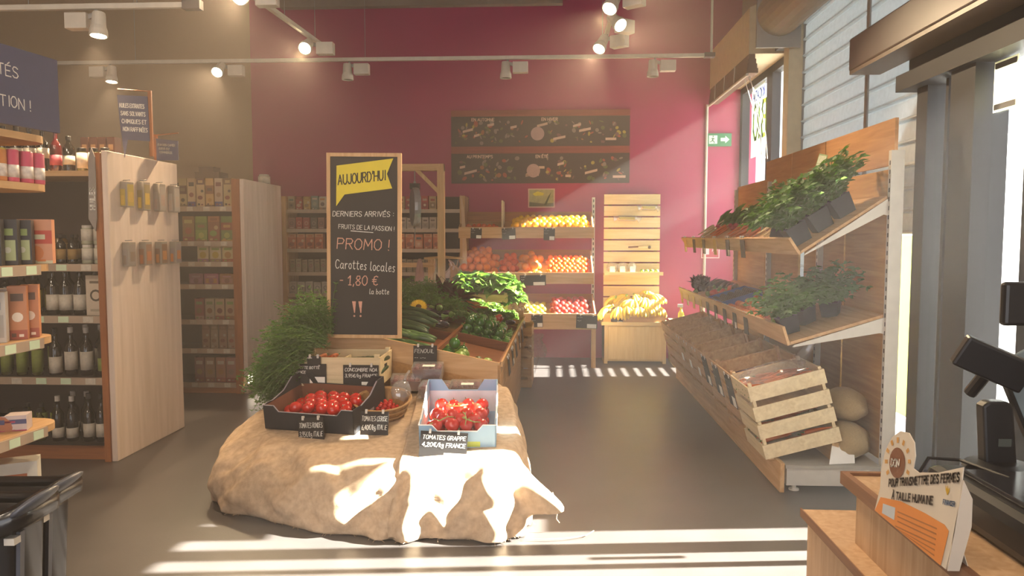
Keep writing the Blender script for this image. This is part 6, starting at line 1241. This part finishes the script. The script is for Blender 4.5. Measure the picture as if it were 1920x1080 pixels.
def heap(pool, k, xa, xb, ya, yb, d, layers, label, group, hf=None, sc=1.0):
    n = 0
    for L in range(layers):
        y = ya + L * d * .5; r = 0
        while y <= yb - L * d * .35:
            x = xa + (d / 2 if r % 2 else 0) + L * d * .5
            while x <= xb - L * d * .5:
                q = hf(x, L) if hf else 1
                if random.random() < q:
                    p = Vector((x + random.uniform(-.13, .13) * d, y + random.uniform(-.13, .13) * d, tz(k, y, d * .48 + L * d * .72 + random.uniform(-.03, .06) * d)))
                    pool.put(label, p, (random.uniform(-1, 1), random.uniform(-1, 1), random.uniform(0, 6)), group, sc * random.uniform(.88, 1.06)); n += 1
                x += d
            y += d * .88; r += 1
    return n
heap(mand, 0, -1.0, -.62, 8.76, 8.95, .062, 1, 'red orange mandarin at the left end of the top tray', 'mandarins in the top tray')
heap(lemon, 0, -.42, .47, 8.77, 9.10, .076, 2, 'yellow lemon in the top tray of the fruit rack', 'lemons in the top tray')
heap(lemon, 0, -.1, .40, 8.92, 9.06, .078, 1, 'yellow lemon at the back of the heap in the top tray', 'lemons at the back of the top tray')
heap(orange, 1, -1.04, -.62, 8.68, 9.10, .090, 3, 'large orange at the left end of the middle tray', 'large oranges in the middle tray')
heap(bor, 1, -.56, -.39, 8.67, 9.05, .083, 2, 'deep orange fruit beside the grapefruits in the middle tray', 'deep orange fruit in the middle tray')
heap(gfr, 1, -.33, -.1, 8.68, 9.08, .101, 2, 'pale orange grapefruit in the middle tray', 'grapefruits in the middle tray')
heap(clem, 1, -.02, .46, 8.67, 9.10, .062, 2, 'small clementine at the right end of the middle tray', 'clementines in the middle tray')
heap(pear, 2, -.72, -.03, 8.58, 9.05, .082, 1, 'yellow green apple in the bottom tray', 'yellow apples in the bottom tray'); heap(pear, 2, -.4, -.08, 8.62, 8.95, .082, 1, 'yellow green apple on top in the bottom tray', 'yellow apples on top in the bottom tray', None)
heap(apple, 2, .03, .48, 8.58, 9.08, .078, 2, 'dark red apple at the right end of the bottom tray', 'red apples in the bottom tray')
for x, z, y, lab, w, h in ((-.85, 1.605, 8.69, 'dark price tag under the mandarins', .13, .12), (-.475, 1.605, 8.69, 'dark price tag left of centre on the top tray', .16, .13), (.0, 1.605, 8.69, 'dark price tag under the lemons', .13, .14), (-.75, 1.08, 8.59, 'dark price tag on the middle tray under the large oranges', .12, .13), (-.19, 1.065, 8.59, 'wide crumpled dark tag on the middle tray under the grapefruits', .3, .12), (-.14, .615, 8.49, 'dark price tag on the bottom tray under the yellow apples', .13, .14), (.43, .615, 8.49, 'wide dark tag on the bottom tray under the red apples', .24, .15)):
    price_tag(lab, (x, y, z), 0, -.03, w, h, ['-- ---', '--,--'], roll=random.uniform(-.05, .05))
# ---- banana stand
t = thing('banana_stand', 'pale wooden cabinet with two doors and slatted back board for bananas', 'cabinet', (0, 0, 0))
MB().box(.655, 8.86, .03, 1.385, 9.24, .46).build('body', birch, t); MB().box(.62, 8.83, .46, 1.42, 9.26, .50).build('top', birch, t)
for x in (.655, 1.345): MB().box(x, 8.85, 0.001, x + .04, 9.24, .46).build('side_post', birchZ, t)
for x0, x1 in ((.70, 1.02), (1.025, 1.345)): 
    d = MB().box(x0, 8.846, .05, x1, 8.862, .445).build('door', birchZ, t, bevel=.003)
MB().box(1.0, 8.838, .05, 1.03, 8.848, .445).build('cover_strip', birchZ, t)
m = MB(); z = .5
while z < 2.0: m.box(.665, 9.2, z, 1.345, 9.225, min(z + .122, 2.04)); z += .14
m.build('slatted_back', birch, t)
for x in (.72, 1.28): MB().box(x, 9.226, .5, x + .04, 9.25, 2.03).build('back_batten', dkwood, t)
s = MB().box(.66, 9.0, 1.045, 1.36, 9.2, 1.06).build('small_shelf', birch, t); MB().box(.66, 8.99, 1.045, 1.36, 9.0, 1.085).build('front_lip', birch, s)
MB().box(.64, 8.85, .50, 1.37, 8.87, .60).build('tray_front', pineX, t); MB().box(1.35, 8.87, .5, 1.37, 9.2, .62).build('tray_side', pineX, t); MB().box(.64, 8.87, .5, .66, 9.2, .62).build('tray_side', pineX, t)
price_tag('dark price tag on the front of the banana tray', (.80, 8.842, .585), 0, -.03, .14, .12, ['-- ---', '--'])
def banana_bunch(seed, n):
    def f():
        R = random.Random(seed); t = thing('banana_bunch', 'x', 'bananas')
        for i in range(n):
            a = (i - (n - 1) / 2) * .24; m = MB(); pts = []; rs = []
            for k in range(9):
                s = k / 8; th = -.2 + s * 1.5; r = .11; x = r * math.sin(th) * 1.25; z = r * math.cos(th) - r; pts.append((x * math.cos(a), x * math.sin(a) + (i - n / 2) * .012, z + .01 * (i % 2))); rs.append(.0245 * (math.sin(PI * min(max(s * .92 + .05, .0), 1)) ** .4) if 0 < k < 8 else .006)
            m.tube(pts, rs, 7); m.build('banana', bananam, t, smooth=True)
        MB().tube([(-.03, 0, -.005), (-.055, 0, .005)], [.016, .012], 8).build('crown', vine, t); return t
    return Pool(f)
bA = banana_bunch(1, 6); bB = banana_bunch(2, 5)
bs = [(.72, 8.93, .70, 2.6), (.84, 8.90, .68, -1.5), (.78, 9.08, .80, 2.2), (.95, 8.93, .70, -1.2), (1.07, 8.90, .68, -1.7), (1.2, 8.92, .70, -1.1), (1.3, 8.95, .69, -1.4), (.92, 9.08, .82, 1.9), (1.05, 9.08, .82, -1.0), (1.18, 9.08, .86, 1.2), (1.28, 9.08, .82, -.8), (1.0, 8.98, .76, -2.0), (1.16, 8.99, .78, -1.6), (.68, 8.88, .66, 3.4), (1.27, 8.98, .76, -1.9)]
for i, (x, y, z, r) in enumerate(bs): (bA if i % 2 else bB).put(f"bunch of ripe bananas on the pale cabinet, {ORD[i]} of the pile counted front to back", (x, y, z - .03), (random.uniform(-.3, .3), random.uniform(.0, .5), r), 'banana bunches on the pale cabinet', 1.0)
def wrapped(label, x, z, w, core, roll):
    t = thing('wrapped_packet', label, 'packet', (x, 9.16, z), rot=(0, roll, 0))
    MB().box(-w * .3, -.02, -.018, w * .3, .02, .018).build('core', core, t, bevel=.006)
    m = MB().tube([(-w / 2, 0, -.01), (-w * .38, 0, 0), (-w * .3, 0, 0), (w * .3, 0, 0), (w * .38, 0, 0), (w / 2, 0, -.02)], [.035, .02, .034, .034, .02, .04], 10); m.build('clear_wrap', film, t)
wrapped('yellow packet in clear wrap hanging high on the slatted board', 1.20, 1.86, .26, MATS['yellow_card'], .03); wrapped('yellow packet in clear wrap hanging left on the slatted board', .94, 1.73, .32, MATS['yellow_card'], .02)
t = thing('wooden_scoop', 'small wooden implement with dark end hanging on the slatted board', 'utensil', (1.08, 9.17, 1.38)); MB().tube([(-.12, 0, 0), (.0, 0, .005)], .01, 8).build('handle', dkwood, t); MB().ell((.06, 0, .005), (.07, .012, .022), 12, 6).build('blade', birch, t, smooth=True); MB().ell((.135, 0, .0), (.02, .013, .02), 10, 6).build('tip', stemb, t)
bag2 = [('crumpled clear bag of nuts at the left end of the small shelf', .76, .09, .1), ('clear bag with white label in the middle of the small shelf', .88, .08, .1), ('bright clear bag on the small shelf beside the limes', 1.0, .07, .1)]
for lab, x, r, h in bag2:
    t = thing('small_bag', lab, 'bag', (x, 9.09, 1.062)); MB().ell((0, 0, h * .7), (r * .8, .05, h * .7), 14, 9, 0, lambda a, b: 1 + .15 * math.sin(5 * a + 3 * b) + .1 * math.sin(9 * a - 5 * b)).build('film', bagm, t)
    MB().ell((0, 0, h * .4), (r * .6, .035, h * .36), 12, 7).build('filling', potm, t, smooth=True); MB().box(-.03, -.056, .02, .03, -.052, .09).build('label', paper, t)
for i in range(4): cab.put(f'yellow lime on the small shelf, {ORD[i]} from the bags', (1.12 + i * .058, 9.08, 1.092), (0, 0, i), 'limes on the small shelf', .6)
# yellow spray bottle behind the wall unit
t = thing('spray_bottle', 'yellow and white spray bottle at the end of the slanting crates', 'bottle', (1.53, 8.72, .52)); MB().lathe([(.035, 0), (.038, .01), (.035, .1), (.012, .14), (.012, .17)], 14).build('body', plain('spray_yellow', '#d8c828', .3), t, smooth=True); MB().box(-.04, -.012, .17, .02, .012, .205).build('trigger_head', white, t)
t = thing('corner_shelf', 'low pale box between banana stand and crates holding the spray bottle', 'box', (1.55, 8.75, 0)); MB().box(-.1, -.12, .001, .12, .35, .515).build('body', birch, t); MB().box(-.11, -.13, .515, .13, .36, .52).build('top', birch, t)
# ================================================================ FOREGROUND RIGHT: COUNTER, STEP, LEAFLET HOLDER, TILL
beech = wood('beech', '#c2a180', '#ab8966', 'Z'); beechY = wood('beech_edge', '#8a6244', '#75503a', 'Y')
def ang_thing(name, label, cat, loc, rz): return thing(name, label, cat, loc, rz=rz)
t = ang_thing('wooden_step', 'low wooden step box at the bottom edge beside the counter', 'step', (1.06, 3.0, 0), .0)
MB().box(-.02, -.7, .36, .30, .06, .385).build('top', beech, t, bevel=.006); MB().box(-.025, -.7, .355, -.02, .06, .39).build('edge_trim', beechY, t)
MB().box(.0, -.68, 0.001, .02, .04, .36).build('side_panel', beech, t); MB().box(.26, -.68, 0.001, .28, .04, .36).build('side_panel', beech, t); MB().box(.02, .02, 0.001, .26, .04, .36).build('back_panel', beech, t); MB().box(.02, -.66, .10, .26, .0, .12).build('shelf', beech, t)
t = ang_thing('checkout_counter', 'wooden checkout counter with dark edged top in the near corner', 'counter', (1.12, 2.72, 0), .0)
MB().box(-.02, -1.6, .60, 1.15, .02, .63).build('top', beech, t, bevel=.004); MB().box(-.045, -1.6, .595, -.02, .02, .64).build('edge_trim', beechY, t); MB().box(-.045, .02, .595, 1.15, .04, .64).build('edge_trim', beechY, t)
MB().box(.0, -1.58, 0.001, .03, .0, .595).build('front_panel', beech, t); MB().box(.03, -.03, 0.001, 1.12, .0, .595).build('side_panel', beech, t); MB().box(1.10, -1.58, 0.001, 1.13, .0, .595).build('rear_panel', beech, t)
# leaflet holder
t = thing('leaflet_display', 'white and orange card display about donations for human-scale farms on the counter', 'display card', (1.04, 2.36, .632))
def c2(u, v, e=0.0): q = PX(u, v, 1.04); return (-e, q.y - 2.36, max(q.z - .632, 0.0))       # the card stands along the counter edge
wcard2 = plain('display_white', '#d3c8b8', .55, var=.02); orng = plain('display_orange', '#d88430', .55, var=.03)
prof = [(1640, 960), (1650, 915), (1652, 880), (1660, 845), (1672, 820), (1688, 808), (1704, 812), (1714, 830), (1716, 855), (1712, 878), (1722, 886), (1760, 886), (1806, 876), (1800, 930), (1790, 1000), (1772, 1092), (1700, 1018)]
MB().prism([c2(*p) for p in prof], (.003, 0, 0)).build('front_card', wcard2, t)
MB().prism([c2(u, v, .0012) for u, v in ((1652, 932), (1690, 940), (1735, 962), (1772, 984), (1780, 996), (1764, 1078), (1700, 1014), (1641, 958))], (-.0004, 0, 0)).build('orange_panel', orng, t)
m = MB().poly([c2(1683 + 15 * math.cos(k * PI / 12), 868 - 29 * math.sin(k * PI / 12), .0012) for k in range(24)]); m.build('brown_disc', plain('disc_brown', '#7a4a30', .6), t)
m = MB()
for k in range(9):
    a = -.5 + k * (PI + 1.0) / 8; m.poly([c2(1684 + 19 * math.cos(a + s_) * q, 866 - 36 * math.sin(a + s_) * q, .0012) for s_, q in ((-.1, 1), (.1, 1), (.08, 1.28), (-.08, 1.28))])
m.build('sun_rays', plain('ray_ochre', '#c8944c', .6), t)
def card_text(txt, p0, p1, h0, w, mat, name):
    """lettering on the card plane between two points, facing the aisle"""
    a = Vector(c2(*p0, .003)); b = Vector(c2(*p1, .003)); ux = (b - a); W_ = ux.length; ux.normalize(); m = MB(); stroke_text(m, txt, a, ux, (0, 0, 1), h0, w, maxw=W_, slant=.1); m.build(name, mat, t)
hg = plain('headline_grey', '#4c4038', .6)
card_text('DON', (1672, 874), (1695, 876), .022, .005, paper, 'disc_lettering')
card_text('POUR TRANSMETTRE DES FERMES', (1668, 912), (1802, 902), .021, .0055, hg, 'headline_lettering')
card_text('\u00c0 TAILLE HUMAINE', (1674, 935), (1752, 946), .021, .0055, hg, 'headline_lettering')
m = MB()
for a in (-.4, 0, .4): p = c2(1777, 928, .0015); m.leaf(p, (0, -math.sin(a), math.cos(a)), .026, .008, 0, 0, 0, 2, up=(1, 0, 0))
m.build('wheat_emblem', plain('wheat_gold', '#c8a030', .6), t)
card_text('FINANCER', (1770, 945), (1793, 950), .012, .003, plain('emblem_blue', '#5a7090', .6), 'emblem_lettering')
MB().prism([c2(*p, .002) for p in ((1657, 944), (1680, 952), (1678, 975), (1655, 962))], (-.0003, 0, 0)).build('pale_patch', plain('patch_blue', '#bcc4cc', .6), t)
m = MB()
for k in range(6):
    u0 = 1684 if k < 3 else 1680; m.prism([c2(u0, 958 + k * 9, .002), c2(1758 - k, 990 + k * 10, .002), c2(1758 - k, 993 + k * 10, .002), c2(u0, 960.5 + k * 9, .002)], (-.0003, 0, 0))
m.build('small_print', plain('print_pale', '#a8682c', .6), t)
m = MB(); q0 = Vector(c2(1806, 900)); q1 = Vector(c2(1775, 1085)); m.prism([q0, q1, q1 + Vector((.03, 0, 0)), q0.lerp(q1, .5) + Vector((.04, 0, 0)), q0.lerp(q1, .2) + Vector((.03, 0, 0))], (0, -.003, 0)); m.build('side_card', wcard2, t)
MB().prism([(.06, -.05, 0), (.06, -.40, 0), (.004, -.40, .16), (.004, -.05, .16)], (.002, 0, 0)).build('back_strut', wcard2, t)
# ---- till equipment
blk2 = plain('till_black', '#1a1a1e', .4, var=.03)
t = thing('till_cabinet', 'black rounded till cabinet standing on the counter in the near corner', 'till', (1.24, 2.5, .632)); MB().box(0, -1.5, 0, .95, 0, .125).build('body', blk2, t, bevel=.035)
MB().box(.06, -.5, .125, .5, -.12, .14).build('keyboard_tray', plain('tray_black', '#232329', .25), t, bevel=.006)
t = thing('till_stand', 'black upright till stand with small label rising behind the leaflet display', 'stand', (1.455, 2.44, .758))
MB().prism([(-.045, 0, .008), (.055, 0, .008), (.035, .0, .20), (.02, 0, .215), (-.04, 0, .215), (-.06, 0, .20)], (0, .05, 0)).build('column', blk2, t, bevel=.008); MB().box(-.01, -.003, .07, .03, -.001, .095).build('label', cmat('#4a504c'), t)
MB().lathe([(.11, .0), (.10, .012), (.05, .018)], 20).build('foot', blk2, t)
t = thing('till_screen', 'black tilted till screen seen from behind above the leaflet display', 'screen', (1.385, 2.40, 1.108), rot=(.25, .42, -.1))
MB().box(-.10, -.02, -.052, .12, .02, .052).build('housing', blk2, t, bevel=.008); MB().box(-.095, .02, -.045, .115, .023, .045).build('glass_panel', plain('screen_glass', '#20262c', .1), t); MB().tube([(.02, .02, -.04), (.03, .05, -.13)], .02, 10).build('hinge', blk2, t)
t = thing('card_terminal_screen', 'small black display standing higher at the very edge of the picture', 'display', (1.37, 2.2, 1.31), rz=.1); MB().box(-.075, -.01, -.063, .12, .02, .063).build('housing', blk2, t, bevel=.01); MB().tube([(.1, .015, -.06), (.1, .03, -.55)], .01, 8).build('pole', blk2, t)
t = thing('glossy_screen', 'pale reflecting touch screen panel at the edge beside the till stand', 'screen', (1.50, 2.46, .99), rot=(0, -.45, .15)); MB().box(-.0, 0, -.14, .2, .012, .12).build('panel', plain('pale_screen', '#7c8a90', .08, spec=.8), t, bevel=.004); MB().box(-.014, -.003, -.15, .0, .016, .13).build('bezel', blk2, t); MB().tube([(.1, .01, -.12), (.02, .02, -.22)], .015, 8).build('arm', blk2, t)
m = MB().tube([(1.20, 2.52, .64), (1.26, 2.50, .77), (1.34, 2.46, .775), (1.40, 2.3, .768)], .006, 6).build('cable', blk2); tag(m, 'thin black cable looping over the black till cabinet', 'cable')
# ================================================================ FOREGROUND LEFT: BLACK SHOPPING BASKETS
def pull_basket(label, loc, rz):
    t = thing('shopping_basket', label, 'shopping basket', loc, rz=rz)
    def ring(w, d, z, n=32, e=5.0): return [(math.copysign(abs(math.cos(a)) ** (2 / e), math.cos(a)) * w, math.copysign(abs(math.sin(a)) ** (2 / e), math.sin(a)) * d, z) for a in [2 * PI * k / n for k in range(n)]]
    lv = [(.17, .075, .06), (.185, .085, .30), (.20, .095, .56), (.21, .10, .60)]; n = 32; vs = []; fs = []
    for w, d, z in lv: vs += ring(w, d, z)
    for i in range(len(lv) - 1):
        for k in range(n): a = i * n + k; b = i * n + (k + 1) % n; fs.append((a, b, b + n, a + n))
    m = MB(); m.add(vs, fs); m.add(ring(.17, .075, .06), [tuple(range(n))]); o = m.build('body', black, t, smooth=True); o.modifiers.new('s', 'SOLIDIFY').thickness = .004
    n = 40; P_ = ring(.215, .105, 0, n); vs = []; fs = []; sec = [(-.012, .0), (.004, .014), (.024, .006), (.03, -.016), (.026, -.05), (.018, -.05), (.016, -.014), (-.012, -.012)]
    for k in range(n):
        a = 2 * PI * k / n; lift = .03 * math.cos(a) ** 2; nx, ny = math.cos(a), math.sin(a)
        for o_, dz in sec: vs.append((P_[k][0] + nx * o_, P_[k][1] + ny * o_, .61 + lift + dz))
    q = len(sec)
    for k in range(n):
        for j in range(q): fs.append((k * q + j, ((k + 1) % n) * q + j, ((k + 1) % n) * q + (j + 1) % q, k * q + (j + 1) % q))
    m = MB(); m.add(vs, fs); m.build('rim', black, t, smooth=True)
    for dy in (-.06, ): MB().bar((.205, dy, .57), (.176, dy, .08), .02, .012).build('edge_rib', greyedge, t)
    m = MB(); m.T = Matrix.Translation((.245, -.05, .645)) @ Matrix.Rotation(-.6, 4, 'Y') @ Matrix.Rotation(-.25, 4, 'Z'); m.ell((0, 0, 0), (.045, .085, .014), 18, 8); m.build('grey_grip', greyedge, t, smooth=True)  # grip and rib share a lighter grey than the body
    MB().cbox((.2, -.09, .555), (.03, .03, .018)).build('latch', white, t)
    for x in (-.1, .1):
        for y in (-.06, .06): MB().tube([(x - .012, y, .03), (x + .012, y, .03)], .028, 14).build('wheel', blackm, t)
    return t
pull_basket('black rolling shopping basket with glossy rim at the left edge, further from the camera', (-1.84, 2.36, 0), .05).scale = (1, 1, 1.07)
pull_basket('black rolling shopping basket with glossy rim in the near left corner', (-1.76, 2.12, 0), .05).scale = (1, 1, 1.12)
